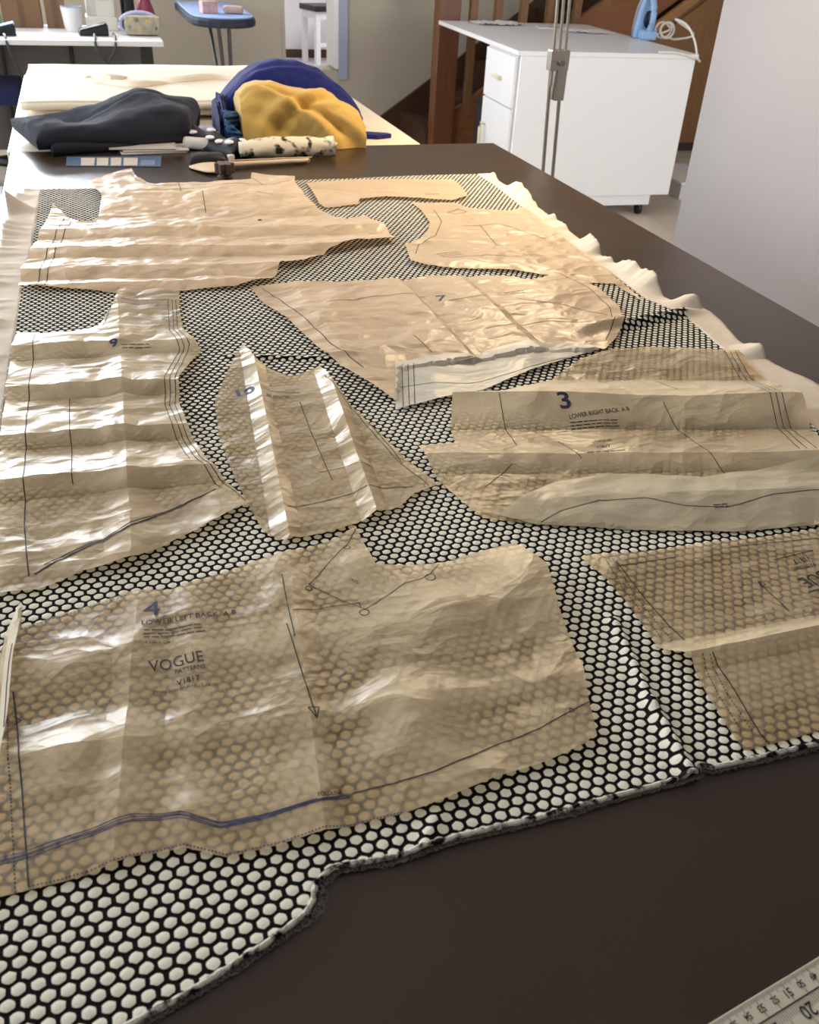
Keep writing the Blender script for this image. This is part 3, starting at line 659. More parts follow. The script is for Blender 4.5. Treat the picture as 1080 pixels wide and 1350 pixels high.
# --- big piece at the left
pH = paper('large shiny crumpled tissue piece with a shoulder tab, left edge of the fabric',
  [(-0.134,1.198),(-0.104,1.176),(-0.062,1.170),(-0.033,1.188),(-0.010,1.274),(0.004,1.357),(0.033,1.358),(0.087,1.318),(0.080,1.250),(0.076,1.166),(0.085,1.114),(0.091,1.091),(0.072,1.047),(0.055,1.002),(0.049,0.943),(0.052,0.881),(0.063,0.799),(0.081,0.750),(0.093,0.719),(0.065,0.702),(0.038,0.686),(-0.014,0.654),(-0.061,0.647),(-0.098,0.634),(-0.127,0.636),(-0.139,0.635),(-0.142,0.736),(-0.138,0.864),(-0.138,0.964),(-0.138,1.101)], TAN,
  [FO([(0.005,1.363),(0.091,1.324)], .001), FO([(-0.100,1.201),(0.087,1.183)], .002), FO([(-0.136,1.127),(0.090,1.111)], .012), FO([(-0.137,1.103),(0.087,1.087)], .001), FO([(-0.138,1.010),(0.055,0.992)], .012), FO([(-0.137,0.990),(0.055,0.971)], .001), FO([(-0.136,0.894),(0.053,0.881)], .012), FO([(-0.136,0.875),(0.055,0.863)], .001), FO([(-0.135,0.797),(0.073,0.786)], .013), FO([(-0.134,0.779),(0.078,0.762)], .001), FO([(-0.135,0.734),(0.087,0.723)], .002), FO([(-0.134,0.659),(-0.003,0.665)], .004), FO([(-0.132,0.637),(-0.005,0.648)], .001)],
  [FO([(-0.030,1.293),(-0.036,0.790)], .0), FO([(-0.004,1.288),(-0.015,0.785)], .004), FO([(0.028,1.282),(0.005,0.780)], .0)], amp=.0062, seed=8.)
line(pH, [(-0.111,1.175),(-0.113,0.993),(-0.113,0.869),(-0.110,0.728),(-0.104,0.652)], .0011); line(pH, [(-0.070,0.983),(-0.069,0.892),(-0.067,0.783)], .0009)
line(pH, [(-0.100,0.654),(-0.067,0.672),(-0.011,0.703),(0.022,0.727),(0.065,0.751)], .0022); line(pH, [(-0.092,0.663),(-0.048,0.685),(0.001,0.715),(0.030,0.734)], .0012)
for dx in (0, 1, 2):
    q = {0: [(0.077,1.272),(0.069,1.167),(0.078,1.101),(0.051,1.003),(0.044,0.938),(0.047,0.878),(0.058,0.800),(0.076,0.754),(0.090,0.722)], 1: [(0.072,1.273),(0.064,1.166),(0.071,1.097),(0.045,1.005),(0.038,0.939),(0.042,0.880),(0.052,0.801),(0.070,0.752)], 2: [(0.066,1.274),(0.058,1.161),(0.065,1.094),(0.039,1.006),(0.033,0.941),(0.036,0.878),(0.046,0.800)]}[dx]; line(pH, q, .0009)
line(pH, [(0.002,1.293),(0.070,1.274)], .001); line(pH, [(0.001,1.278),(0.068,1.256)], .001); line(pH, [(0.002,1.344),(-0.028,1.179)], .001)
text(pH, '9', (-0.019,1.107), (-0.009,1.108), .8, INKB, .03); smallprint(pH, (-0.005,1.109), (0.031,1.107), 2, .006, 12)
text(pH, 'FOLDLINE', (-0.065,0.676), (-0.051,0.684), 1, INK)

# --- piece 10
pI = paper('pointed tan tissue piece printed 10 with see-through left side, near the fabric centre',
  [(0.147,1.102),(0.153,1.046),(0.168,1.011),(0.188,0.989),(0.228,1.005),(0.233,0.953),(0.240,0.900),(0.252,0.834),(0.263,0.773),(0.274,0.737),(0.281,0.707),(0.254,0.699),(0.234,0.681),(0.189,0.662),(0.153,0.655),(0.122,0.651),(0.114,0.647),(0.098,0.673),(0.092,0.714),(0.088,0.758),(0.084,0.806),(0.083,0.867),(0.089,0.941),(0.109,1.006),(0.127,1.054)], TAN,
  [FO([(0.119,1.049),(0.089,0.691)], .0005), FO([(0.136,1.045),(0.103,0.659)], .0015), FO([(0.154,1.046),(0.117,0.651)], .009), FO([(0.163,1.016),(0.129,0.653)], .003), FO([(0.189,0.988),(0.155,0.661)], .0015), FO([(0.222,0.992),(0.186,0.664)], .003), FO([(0.233,0.968),(0.205,0.668)], .010), FO([(0.242,0.926),(0.220,0.671)], .002), FO([(0.256,0.834),(0.252,0.698)], .003)], amp=.0040, seed=9.)
text(pI, '10', (0.117,0.951), (0.139,0.952), .85, INKB, .03); line(pI, [(0.184,0.916),(0.181,0.842),(0.180,0.740)], .0009); line(pI, [(0.143,0.956),(0.189,0.941)], .0009); smallprint(pI, (0.149,0.938), (0.178,0.934), 2, .004, 13)
line(pI, [(0.126,0.700),(0.173,0.707),(0.222,0.715),(0.257,0.711)], .0011); line(pI, [(0.226,0.969),(0.241,0.874),(0.254,0.769),(0.272,0.708)], .0009); line(pI, [(0.231,0.968),(0.247,0.869),(0.259,0.761)], .0009)
line(pI, [(0.172,0.760),(0.198,0.760),(0.226,0.757)], .0008)

# --- piece 4, nearest
pJ = paper('largest tissue piece printed 4, see-through over the honeycomb, nearest the camera',
  [(-0.108,0.608),(-0.109,0.589),(-0.081,0.598),(-0.053,0.605),(-0.027,0.613),(0.006,0.608),(0.038,0.616),(0.085,0.628),(0.116,0.633),(0.159,0.644),(0.182,0.656),(0.182,0.608),(0.183,0.594),(0.203,0.587),(0.246,0.581),(0.315,0.590),(0.329,0.553),(0.314,0.497),(0.303,0.430),(0.281,0.365),(0.267,0.359),(0.237,0.353),(0.195,0.349),(0.159,0.342),(0.128,0.339),(0.102,0.340),(0.077,0.339),(0.050,0.338),(0.016,0.339),(-0.008,0.352),(-0.035,0.354),(-0.064,0.350),(-0.096,0.349),(-0.112,0.349),(-0.124,0.348),(-0.126,0.410),(-0.126,0.509),(-0.123,0.558),(-0.118,0.584),(-0.114,0.601)], TAN,
  [FO([(-0.044,0.610),(-0.050,0.355)], .0), FO([(-0.028,0.616),(-0.038,0.351)], .0032), FO([(0.002,0.608),(-0.016,0.350)], .0005), FO([(0.020,0.609),(0.000,0.348)], .0028), FO([(0.049,0.611),(0.026,0.338)], .0), FO([(0.106,0.625),(0.092,0.409)], .0045), FO([(0.125,0.626),(0.104,0.395)], .0), FO([(0.203,0.587),(0.166,0.407)], .004), FO([(0.269,0.584),(0.203,0.354)], .002), FO([(0.321,0.564),(0.264,0.361)], .003)],
  [FO([(-0.101,0.568),(0.314,0.549)], .001), FO([(-0.106,0.527),(0.313,0.517)], .0035), FO([(-0.106,0.482),(0.300,0.461)], .0), FO([(-0.105,0.454),(0.287,0.421)], .0035), FO([(-0.105,0.434),(0.282,0.398)], .0), FO([(-0.101,0.391),(0.228,0.361)], .0015)],
  amp=.0028, lift=.0004, seed=10., bumps=[((0.303,0.544), .045, .008), ((0.158,0.418), .03, .009), ((-0.073,0.440), .035, .006), ((0.169,0.607), .02, .004), ((0.225,0.522), .03, .006), ((-0.068,0.535), .03, .003)])
BLUEQ = INKB
line(pJ, [(-0.111,0.516),(-0.105,0.461),(-0.100,0.400),(-0.096,0.351)], .0011); line(pJ, [(-0.117,0.530),(-0.111,0.450),(-0.103,0.349)], .0009, dash=.003)
for k in range(4):
    q = [[(-0.113,0.376),(-0.100,0.376),(-0.075,0.379),(-0.036,0.384),(-0.007,0.378),(0.015,0.364),(0.044,0.362),(0.078,0.363)], [(-0.113,0.374),(-0.100,0.374),(-0.075,0.377),(-0.036,0.382),(-0.008,0.377),(0.015,0.363),(0.044,0.361),(0.078,0.362)], [(-0.113,0.373),(-0.100,0.373),(-0.075,0.376),(-0.036,0.380),(-0.008,0.376),(0.015,0.361),(0.043,0.360),(0.078,0.361)], [(-0.113,0.371),(-0.100,0.371),(-0.075,0.374),(-0.036,0.379),(-0.008,0.374),(0.015,0.360),(0.043,0.359),(0.078,0.361)]][k]
    line(pJ, q, .0007, INKB)
line(pJ, [(0.039,0.362),(0.078,0.362),(0.099,0.364),(0.130,0.363),(0.158,0.364),(0.187,0.370),(0.212,0.376),(0.243,0.381),(0.291,0.396)], .0010, INK); line(pJ, [(0.020,0.361),(0.039,0.361),(0.068,0.361),(0.099,0.362)], .0015, INKB)
line(pJ, [(-0.109,0.587),(-0.081,0.595),(-0.053,0.602),(-0.028,0.609)], .0008, dash=.003); line(pJ, [(-0.096,0.351),(-0.064,0.352),(-0.035,0.355),(-0.008,0.354),(0.016,0.341),(0.051,0.339),(0.078,0.341),(0.102,0.341),(0.129,0.340)], .0010, INKB, dash=.0022)
line(pJ, [(0.092,0.534),(0.093,0.432)], .0009); line(pJ, [(0.093,0.430),(0.089,0.441),(0.097,0.441)], .0009, closed=True)
line(pJ, [(0.101,0.599),(0.098,0.563),(0.095,0.516)], .0008)
line(pJ, [(0.181,0.652),(0.166,0.629),(0.121,0.584),(0.138,0.563),(0.158,0.537),(0.180,0.549),(0.201,0.562),(0.216,0.564),(0.226,0.569),(0.240,0.582)], .0008); line(pJ, [(0.100,0.550),(0.128,0.551),(0.156,0.548),(0.155,0.540)], .0008)
for c_, r_ in (((0.120,0.579), .0028), ((0.165,0.624), .0028), ((0.156,0.533), .0040), ((0.224,0.564), .0045), ((0.274,0.391), .0018)): circle(pJ, c_, r_)
text(pJ, '4', (-0.016,0.576), (-0.003,0.575), .92, INKB, 0)
text(pJ, 'LOWER LEFT BACK  A B', (-0.018,0.565), (0.056,0.562), 1.15, INK, .012)
smallprint(pJ, (-0.017,0.558), (0.030,0.554), 3, .0046, 14)
text(pJ, '8 Fabric Cut 1', (-0.017,0.540), (0.004,0.538), 1.2, INK, .0)
text(pJ, 'VOGUE', (-0.016,0.509), (0.024,0.510), 1.35, INK); text(pJ, 'PATTERNS', (0.002,0.503), (0.024,0.503), 1.3, INK)
text(pJ, 'V1817', (0.002,0.491), (0.019,0.492), 1.15, INK, .015); text(pJ, 'Misses Sizes B5(8-10-12-14-16)', (-0.015,0.488), (0.031,0.484), 1.2, INK)
text(pJ, 'FOLDLINE', (0.079,0.364), (0.095,0.365), 1.3, INK, .005); text(pJ, 'PLEAT', (0.163,0.573), (0.157,0.581), 1.2, INK)
line(pJ, [(-0.110,0.492),(-0.105,0.487),(-0.109,0.484)], .0008); line(pJ, [(-0.113,0.491),(-0.115,0.488),(-0.112,0.484)], .0008)
# --- narrow slip standing on its left margin
pK = paper('narrow folded olive tissue margin standing at the left end of piece 4',
  [(-0.119,0.580),(-0.108,0.610),(-0.106,0.605),(-0.110,0.553),(-0.112,0.491),(-0.115,0.450),(-0.120,0.451),(-0.121,0.508)], tissue('tissue_olive', (232, 220, 188), .22, .12, 9, .4), [FO([(-0.119,0.578),(-0.117,0.457)], .003), FO([(-0.106,0.605),(-0.115,0.450)], .009)], amp=.001, seed=11., over=10., lift=.002)
line(pK, [(-0.112,0.560),(-0.114,0.515),(-0.114,0.475)], .0008)

# --- piece cut by the right border
pL = paper('tissue piece with upside-down print and raised crosswise fold, near right on the fabric',
  [(0.368,0.561),(0.382,0.563),(0.420,0.557),(0.496,0.553),(0.553,0.548),(0.607,0.545),(0.630,0.545),(0.664,0.541),(0.493,0.328),(0.443,0.326),(0.409,0.325),(0.378,0.325),(0.378,0.346),(0.381,0.379),(0.388,0.413),(0.374,0.429),(0.374,0.441),(0.377,0.467),(0.379,0.493),(0.377,0.527)], TAN,
  [FO([(0.372,0.560),(0.630,0.545)], .001), FO([(0.378,0.529),(0.609,0.519)], .001), FO([(0.376,0.485),(0.574,0.476)], .0005), FO([(0.376,0.439),(0.539,0.434)], .002), FO([(0.387,0.414),(0.523,0.415)], .012), FO([(0.385,0.400),(0.511,0.400)], .004), FO([(0.382,0.370),(0.487,0.371)], .003), FO([(0.378,0.326),(0.450,0.326)], .0005)], amp=.0022, lift=.0008, seed=12.)
line(pL, [(0.398,0.548),(0.397,0.515),(0.397,0.459),(0.399,0.436)], .001); line(pL, [(0.390,0.555),(0.385,0.514),(0.385,0.475),(0.382,0.444)], .0008, dash=.003); line(pL, [(0.397,0.556),(0.392,0.515),(0.390,0.474),(0.389,0.439)], .0008, dash=.003)
line(pL, [(0.407,0.412),(0.405,0.384),(0.398,0.335),(0.399,0.325)], .001); line(pL, [(0.398,0.412),(0.389,0.376),(0.386,0.340)], .0008, dash=.003); line(pL, [(0.404,0.411),(0.396,0.374),(0.394,0.339)], .0008, dash=.003)
line(pL, [(0.397,0.541),(0.457,0.540)], .001); line(pL, [(0.515,0.540),(0.554,0.538),(0.609,0.530)], .0008)
line(pL, [(0.509,0.487),(0.508,0.445)], .0009); line(pL, [(0.509,0.490),(0.507,0.481),(0.513,0.484)], .0008, closed=True); line(pL, [(0.544,0.513),(0.589,0.515)], .0012); line(pL, [(0.543,0.464),(0.567,0.466)], .0012)
text(pL, 'VOGUE', (0.605,0.492), (0.546,0.483), 1.15, INK); text(pL, 'PATTERNS', (0.576,0.499), (0.551,0.498), 1.2, INK); text(pL, 'V1817', (0.579,0.509), (0.559,0.508), 1.2, INK, .01)

# ================================================================== RULER
RU = mat('ruler_plastic', (206, 198, 178), .38, 0, .03)
r0 = Vector((.248, .172)); ru = Vector((.081, .0135)).normalized(); rn = Vector((ru.y, -ru.x))
rul = thing('ruler', 'pale grey centimetre and inch ruler at the near right corner', 'ruler', (.36, .165, TZ))
def rp(s, d): q = r0+ru*s+rn*d; return (q.x, q.y)
poly = [rp(-.30, 0), rp(.45, 0), rp(.45, .045), rp(-.30, .045)]
mb = MB(); mb.prism([(x-.36, y-.165) for x, y in poly][::-1], .0004, .0022); mb.build('ruler_body', RU, rul, bevel=.0004)
RZ = TZ+.0024
def flatquad(V, F, s0, d0, s1, d1):
    i = len(V)
    for s, d in ((s0, d0), (s1, d0), (s1, d1), (s0, d1)): x, y = rp(s, d); V.append((x, y, RZ))
    F.append((i, i+3, i+2, i+1))
s50 = (Vector((.308, .177))-r0).dot(ru)
V = []; F = []
for mm in range(-120, 90):
    s = s50-mm*.001
    L_ = .012 if mm % 10 == 0 else (.0045 if mm % 5 == 0 else .003)
    wd = .0003 if mm % 10 == 0 else .00022
    flatquad(V, F, s-wd/2, .0006, s+wd/2, L_)
flatquad(V, F, s50-.2, .0120, s50+.3, .0128)
s20 = s50-.008
for k in range(-40, 40):
    s = s20+k*.0254/16; flatquad(V, F, s-.00013, .0128, s+.00013, .030 if k % 16 == 0 else (.022 if k % 8 == 0 else .018))
world_mesh('tick_marks', V, F, [INK], rul, smooth=False)
for n_ in range(42, 58):
    s = s50-(n_-50)*.01
    text(None, str(n_), rp(s+.0052+.0022-.0052, .0050), rp(s-.0022+.0, .0050), 1.15, INK, .01, 'numeral', zf=lambda x, y: RZ+.0001, parent=rul)
for k, t_ in ((0, '20'), (1, '19'), (-1, '21')):
    s = s20+k*.0254; text(None, t_, rp(s+.0050, .0155), rp(s-.0042, .0155), 1.1, INK, .012, 'numeral', zf=lambda x, y: RZ+.0001, parent=rul)

# ================================================================== SECOND TABLE AND CLOTHS
wt = thing('work_table', 'pale wood-white work table butted against the far end of the brown table', 'table', (.30, 2.88, 0))
WTM = mat('cream_laminate', (240, 228, 206), .4, 0, .03, 5)
MB().box((0, 0, TZ-.019), (1.00, 1.14, .036)).build('table_top', WTM, wt, bevel=.003)
for sx in (-1, 1):
    for sy in (-1, 1): MB().box((sx*.44, sy*.5, (TZ-.037)/2), (.05, .05, TZ-.037)).build('leg', CHROME, wt)

def cloth_block(name, corners, z0, hfun, material, parent, nu=48, nv=30, n_edge=5, noise_amp=.004, seed=0, side=.012, name2=None):
    """soft block of cloth standing on z0 between four ground corners (front-left, front-right, back-right, back-left), height hfun(u,v)"""
    A, B, C, D = [Vector(c) for c in corners]; V = []; F = []
    def pos(u, v): return A*(1-u)*(1-v)+B*u*(1-v)+C*u*v+D*(1-u)*v
    for i in range(nu+1):
        for j in range(nv+1):
            u, v = i/nu, j/nv
            # crowd the samples towards the rim so that the sides stand up and bulge
            uu, vv = .5-.5*math.cos(PI*u), .5-.5*math.cos(PI*v)
            e = (max(0, 1-abs(2*uu-1)**n_edge))**(1/n_edge)*(max(0, 1-abs(2*vv-1)**n_edge))**(1/n_edge)
            p = pos(uu, vv); h = hfun(uu, vv)*e
            c = pos(.5, .5); bul = 1+side*math.sin(PI*min(1, e))
            q = c+(p-c)*bul
            z = z0+h+e*noise_amp*(N3(p.x*14, p.y*14, seed)+.5*N3(p.x*40, p.y*40, seed+3))
            V.append((q.x+e*noise_amp*N3(p.x*20, z*60, seed+5), q.y+e*noise_amp*N3(p.x*18, z*70, seed+7), max(z, z0)))
    nt_ = len(V)
    for i in range(nu):
        for j in range(nv):
            a = i*(nv+1)+j; F.append((a, a+nv+1, a+nv+2, a+1))
    rim = [i*(nv+1) for i in range(nu+1)]+[nu*(nv+1)+j for j in range(1, nv+1)]+[i*(nv+1)+nv for i in range(nu-1, -1, -1)]+[j for j in range(nv-1, 0, -1)]
    F.append(tuple(rim[::-1]))
    return world_mesh(name, V, F, [material], parent)
def folded(name, parent, material, origin, rz, length, path, thick, wob=.003, seed=0, nl=40, arch=None):
    """length of cloth: a folded cross-section path in (depth, height), thickened and run along its length"""
    P = spline([(a, 0, b) for a, b in path], 6); n = len(P); L1 = []; L2 = []
    for i, p in enumerate(P):
        d = (P[min(i+1, n-1)]-P[max(0, i-1)]).normalized(); nn = Vector((-d.z, 0, d.x)); L1.append(p+nn*thick/2); L2.append(p-nn*thick/2)
    ring = L1+L2[::-1]; m = len(ring); V = []; F = []; R = Matrix.Rotation(rz, 3, 'Z')
    for i in range(nl+1):
        u = i/nl
        for k, q in enumerate(ring):
            t = (u-.5)*length; s, z = q.x, q.z
            t += wob*2*N3(s*20, z*25, seed)*(1 if u > .9 or u < .1 else .3)
            s += wob*N3(t*9, z*22, seed+1); zz = z+wob*.6*N3(t*8, s*9, seed+2)
            if arch: t, s, zz = arch(u, t, s, zz)
            v = R @ Vector((t, s, zz)); V.append((origin[0]+v.x, origin[1]+v.y, origin[2]+max(0, v.z)))
    for i in range(nl):
        for k in range(m):
            a = i*m+k; b = i*m+(k+1) % m; F.append((a, b, b+m, a+m))
    h = m//2
    for k in range(h-1):                                # end caps as strips between the two faces of the cloth
        for base, flip in ((0, 0), (nl*m, 1)):
            q = (base+k, base+m-1-k, base+m-2-k, base+k+1); F.append(q if not flip else q[::-1])
    return world_mesh(name, V, F, [material], parent)

# folded calico
MUS = mat('cream_calico', (248, 238, 218), .8, 0, .04, 8, .3, 700, .2)
mu = thing('folded_calico', 'long folded cream calico lying on the pale far table', 'fabric', (.2, 2.95, TZ))
folded('folded_layers', mu, MUS, (.26, 2.66, TZ+.004), 0, .86, [(.62, .004), (.1, .004), (.02, .008), (.02, .016), (.1, .020), (.58, .020), (.61, .026), (.58, .032), (.03, .032), (-.03, .036), (-.03, .042), (.03, .046), (.60, .046)], .010, .004, 3)
for (x, y, a, l) in ((.12, 2.86, .25, .22), (.30, 2.95, -.15, .30), (.05, 2.98, .5, .12)):
    p = [(x-l/2+l*k/10, y+.03*math.sin(k*.7+x*9), TZ+.0548+.004*math.sin(PI*k/10)) for k in range(11)]
    MB().tube(p, [.002+.012*math.sin(PI*k/10) for k in range(11)], 8).build('crease', MUS, mu, -mu.location, smooth=True)

# charcoal wool
GREY = mat('charcoal_wool', (62, 66, 78), .95, 0, .15, 60, .6, 700, .1, sheen=.15)
gw = thing('charcoal_cloth', 'folded charcoal grey woollen cloth slumped on papers at the far left corner', 'fabric', (.05, 2.36, TZ))
def g_h(u, v):
    return .045+.028*sm(.2, .75, u)+.020*math.exp(-((u-.72)/.17)**2)*sm(.15, .6, v)-.018*math.exp(-((u-.25)/.2)**2-((v-.6)/.3)**2)+.006*math.sin(9*u+4*v)-.007*math.exp(-((v-.42-.25*u)/.05)**2)+.006*math.exp(-((v-.30-.28*u)/.06)**2)-.006*math.exp(-((v-.75+.3*u)/.05)**2)
cloth_block('upper_fold', [(-0.128,2.252), (0.214,2.331), (.26, 2.52), (-.19, 2.49)], TZ+.013, g_h, GREY, gw, 72, 48, 8, .006, 2, .02)
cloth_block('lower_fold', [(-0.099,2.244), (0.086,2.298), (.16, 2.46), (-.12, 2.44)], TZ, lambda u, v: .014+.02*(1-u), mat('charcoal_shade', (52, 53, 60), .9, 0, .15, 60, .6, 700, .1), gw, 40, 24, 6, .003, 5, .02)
PAP = mat('grey_paper', (198, 194, 188), .7, 0, .03)
for k, (dx, rz) in enumerate(((.0, .10), (.012, .02), (-.01, -.07))):
    o = MB().box((0, 0, .0012), (.15, .20, .0022)).build('paper_sheet', PAP, None, (.115+dx, 2.350+.006*k, TZ+.0005+.0035*k), (0, 0, rz))
    tag(o, ['bottom paper sheet of the small pile poking out under the charcoal cloth', 'middle paper sheet of the small pile poking out under the charcoal cloth', 'top paper sheet of the small pile poking out under the charcoal cloth'][k], 'paper', 'papers under the charcoal cloth')
# printed card
cd = thing('sample_card', 'narrow blue ended card with cream squares in front of the charcoal cloth', 'card', (.03, 2.205, TZ+.0006))
cq = [(-0.072,2.148),(-0.071,2.235),(0.137,2.223),(0.126,2.120)]
MB().prism([(x-.03, y-2.205) for x, y in cq][::-1], 0, .0012).build('card_base', mat('card_blue', (62, 88, 122), .5, 0, .2, 60, rgb2=(90, 112, 140)), cd)
for k in range(4):
    a = [[(-0.041,2.145),(-0.040,2.218),(-0.010,2.215),(-0.014,2.142)], [(-0.008,2.142),(-0.006,2.214),(0.019,2.212),(0.015,2.139)], [(0.021,2.139),(0.024,2.212),(0.047,2.209),(0.042,2.136)], [(0.048,2.136),(0.052,2.209),(0.083,2.206),(0.077,2.133)]][k]
    MB().prism([(x-.03, y-2.205) for x, y in a][::-1], .0012, .0020).build('cream_square', mat('card_cream', (214, 202, 186), .6), cd)
a = [(0.085,2.132),(0.088,2.183),(0.120,2.180),(0.114,2.129)]
MB().prism([(x-.03, y-2.205) for x, y in a][::-1], .0012, .0018).build('printed_panel', mat('card_print', (150, 160, 178), .6, 0, .3, 300, rgb2=(60, 84, 120)), cd)

# royal blue, mustard, floral
BLUE = mat('royal_blue_knit', (28, 40, 118), .85, 0, .15, 30, .5, 800, .2, rgb2=(20, 28, 92), sheen=.15)
MUST = mat('mustard_fleece', (220, 182, 102), .9, 0, .08, 40, .5, 500, .1, sheen=.3)
NAVY = mat('navy_edge', (20, 22, 44), .9)
bl = thing('blue_fabric', 'folded royal blue fabric arched over the back of the mustard fabric', 'fabric', (.5, 2.5, TZ))
def dome(name, parent, material, x0, x1, yf, dp, H, crease, nu=60, nw=44, ex=2.8, seed=0, wob=.003):
    """soft heap: cross-sections in depth and height strung along x, creases pressed in along the normal"""
    V = []; F = []
    for i in range(nu+1):
        u = i/nu; x = x0+(x1-x0)*u; D = dp(u)/2; h = H(u); y0 = yf(u)+D
        for k in range(nw+1):
            a = PI*k/nw; c, s = math.cos(a), math.sin(a)
            cy_, sz_ = math.copysign(abs(c)**(2/ex), c), max(0, s)**(2/ex)
            d = crease(u, k/nw)+wob*N3(x*26, k*.16, seed)+.5*wob*N3(x*60, k*.4, seed+3); e = min(1, 4*min(u, 1-u)+.15)
            V.append((x+.006*N3(k*.3, u*3, seed+6), y0-(D+d*e)*cy_, TZ+.001+max(0, (h+d*e)*sz_)))
    m = nw+1
    for i in range(nu):
        for k in range(nw): a = i*m+k; F.append((a, a+1, a+m+1, a+m))
        F.append((i*m, (i+1)*m, (i+1)*m+nw, i*m+nw))
    F.append(tuple(range(m))); F.append(tuple(range(nu*m, nu*m+m))[::-1])
    o = world_mesh(name, V, F, [material], parent)
    try: o.data.set_sharp_from_angle(angle=math.radians(60))
    except Exception: pass
    return o
G = lambda x, c, w_: math.exp(-((x-c)/w_)**2)
def b_H(u): return interp(u, [(0, .088), (.06, .112), (.15, .142), (.25, .162), (.4, .173), (.55, .170), (.7, .152), (.85, .118), (.95, .085), (1, .06)])
dome('arched_fold', bl, BLUE, .312, .672, lambda u: 2.395+.02*u, lambda u: .15, b_H, lambda u, w_: .004*G(w_-.1*u, .30, .03)-.003*G(w_+.06*u, .42, .03)+.003*math.sin(22*w_+6*u)*.4, seed=11)
for k in range(4):
    dome('folded_edge', bl, [NAVY, BLUE][k % 2], .313-.004*(k+1), .313-.004*k+.001, lambda u: 2.36+.012*k, lambda u: .16, lambda u: .096-.006*k+.006*math.sin(k*2), lambda u, w_: .003*math.sin(w_*30+k), nu=3, seed=12+k)
MB().prism([(.638, 2.39), (.70, 2.37), (.742, 2.385), (.735, 2.40), (.66, 2.43)], TZ+.0004, TZ+.010).build('loose_corner', BLUE, bl, -bl.location)
TEAL = mat('teal_print', (70, 112, 160), .8, 0, .3, 90, rgb2=(28, 60, 96))
te = thing('teal_ruffle', 'small ruffled teal blue scrap hanging from the left side of the blue fabric', 'fabric', (.33, 2.33, TZ))
V = []; F = []
for i in range(26):
    t = i/25; z = TZ+.002+.075*t
    for j in range(7):
        s = j/6; V.append((.322+.018*math.sin(s*7+t*5)+.006*s-.008*t, 2.30+.05*s+.006*math.sin(t*40), z))
for i in range(25):
    for j in range(6): a = i*7+j; F.append((a, a+1, a+8, a+7))
o = world_mesh('ruffle', V, F, [TEAL], te); s_ = o.modifiers.new('thick', 'SOLIDIFY'); s_.thickness = .0025

ms = thing('mustard_fabric', 'soft mustard yellow fleece heaped in front of the blue fabric', 'fabric', (.49, 2.33, TZ))
def m_H(u): return interp(u, [(0, .115), (.06, .132), (.15, .141), (.25, .140), (.4, .130), (.55, .122), (.7, .116), (.8, .106), (.9, .092), (.96, .078), (1, .055)])
def m_cr(u, w_):
    c = .009*G(u*.9-w_*1.0, .10, .07)-.010*G(u*.9-w_*1.0, .22, .05)                # fold climbing to the right
    c += .012*G(u*.55+w_*1.0, .42, .06)-.010*G(u*.55+w_*1.0, .52, .05)
    c += .012*G(u, .92, .08)*G(w_, .10, .12)-.006*G(u*.35+w_, .16, .04)
    return c*(1-sm(.55, .7, w_))
dome('heap', ms, MUST, .338, .640, lambda u: 2.295-.030*u, lambda u: .12, m_H, m_cr, 70, 56, 3.2, 31, .0035)

FLOR = mat('floral_print', (226, 216, 192), .85, 0, .1, 42, .4, 600, .15, rgb2=(40, 48, 44), detail=2)
r_ = [x for x in FLOR.node_tree.nodes if x.type == 'MIX'][0]
cr = FLOR.node_tree.nodes.new('ShaderNodeValToRGB'); cr.color_ramp.elements[0].position = .54; cr.color_ramp.elements[1].position = .66
nz = [x for x in FLOR.node_tree.nodes if x.type == 'TEX_NOISE'][0]
FLOR.node_tree.links.new(nz.outputs['Fac'], cr.inputs[0]); FLOR.node_tree.links.new(cr.outputs[0], r_.inputs['Factor'])
fo = thing('floral_cloth', 'loosely rolled cream cloth with dark floral print in front of the mustard fabric', 'fabric', (.43, 2.19, TZ))
def roll(name, parent, a, b, r0_, r1_, material, turns=2.6, nl=30, seed=0, flat=.8, wob=.2):
    """spirally rolled cloth between two points on the table"""
    a, b = Vector(a), Vector(b); d = (b-a).normalized(); sd = Vector((-d.y, d.x, 0)); up = Vector((0, 0, 1)); V = []; F = []; m = 56
    for i in range(nl+1):
        t = i/nl; R_ = (r0_+(r1_-r0_)*t)*(1+wob*N3(t*5, seed, 1))
        for k in range(m):
            q = k/(m-1); an = q*turns*2*PI+seed; rr = R_*(.25+.75*q)*(1+.5*wob*N3(t*6, math.cos(an), seed+math.sin(an)))
            c = a+(b-a)*(t+(.012*N3(q*6, seed)/(b-a).length if i in (0, nl) else 0)); p = c+sd*rr*math.cos(an)+up*(R_*flat*.98+rr*flat*math.sin(an))
            V.append((p.x, p.y, max(p.z, a.z)))
    for i in range(nl):
        for k in range(m-1): x = i*m+k; F.append((x, x+1, x+m+1, x+m))
    o = world_mesh(name, V, F, [material], parent); s = o.modifiers.new('thick', 'SOLIDIFY'); s.thickness = .0018; return o
pa, pb = (0.314,2.181), (0.539,2.183)
roll('rolled_cloth', fo, (pa[0], pa[1], TZ+.0015), (pb[0], pb[1], TZ+.0015), .024, .028, FLOR, 2.4, 36, 1.7, .85, .3)
CRE = mat('cream_cotton', (226, 206, 178), .8, 0, .05, 60, .3, 700, .2)
cr_ = thing('rolled_cream_cloth', 'thin tapered roll of cream cotton lying in front of the floral cloth', 'fabric', (.36, 2.09, TZ))
pa, pb = (0.269,2.089), (0.461,2.120)
roll('rolled_cloth', cr_, (pa[0], pa[1], TZ+.001), (pb[0], pb[1], TZ+.001), .0105, .008, CRE, 2.2, 24, .5, .9, .12)
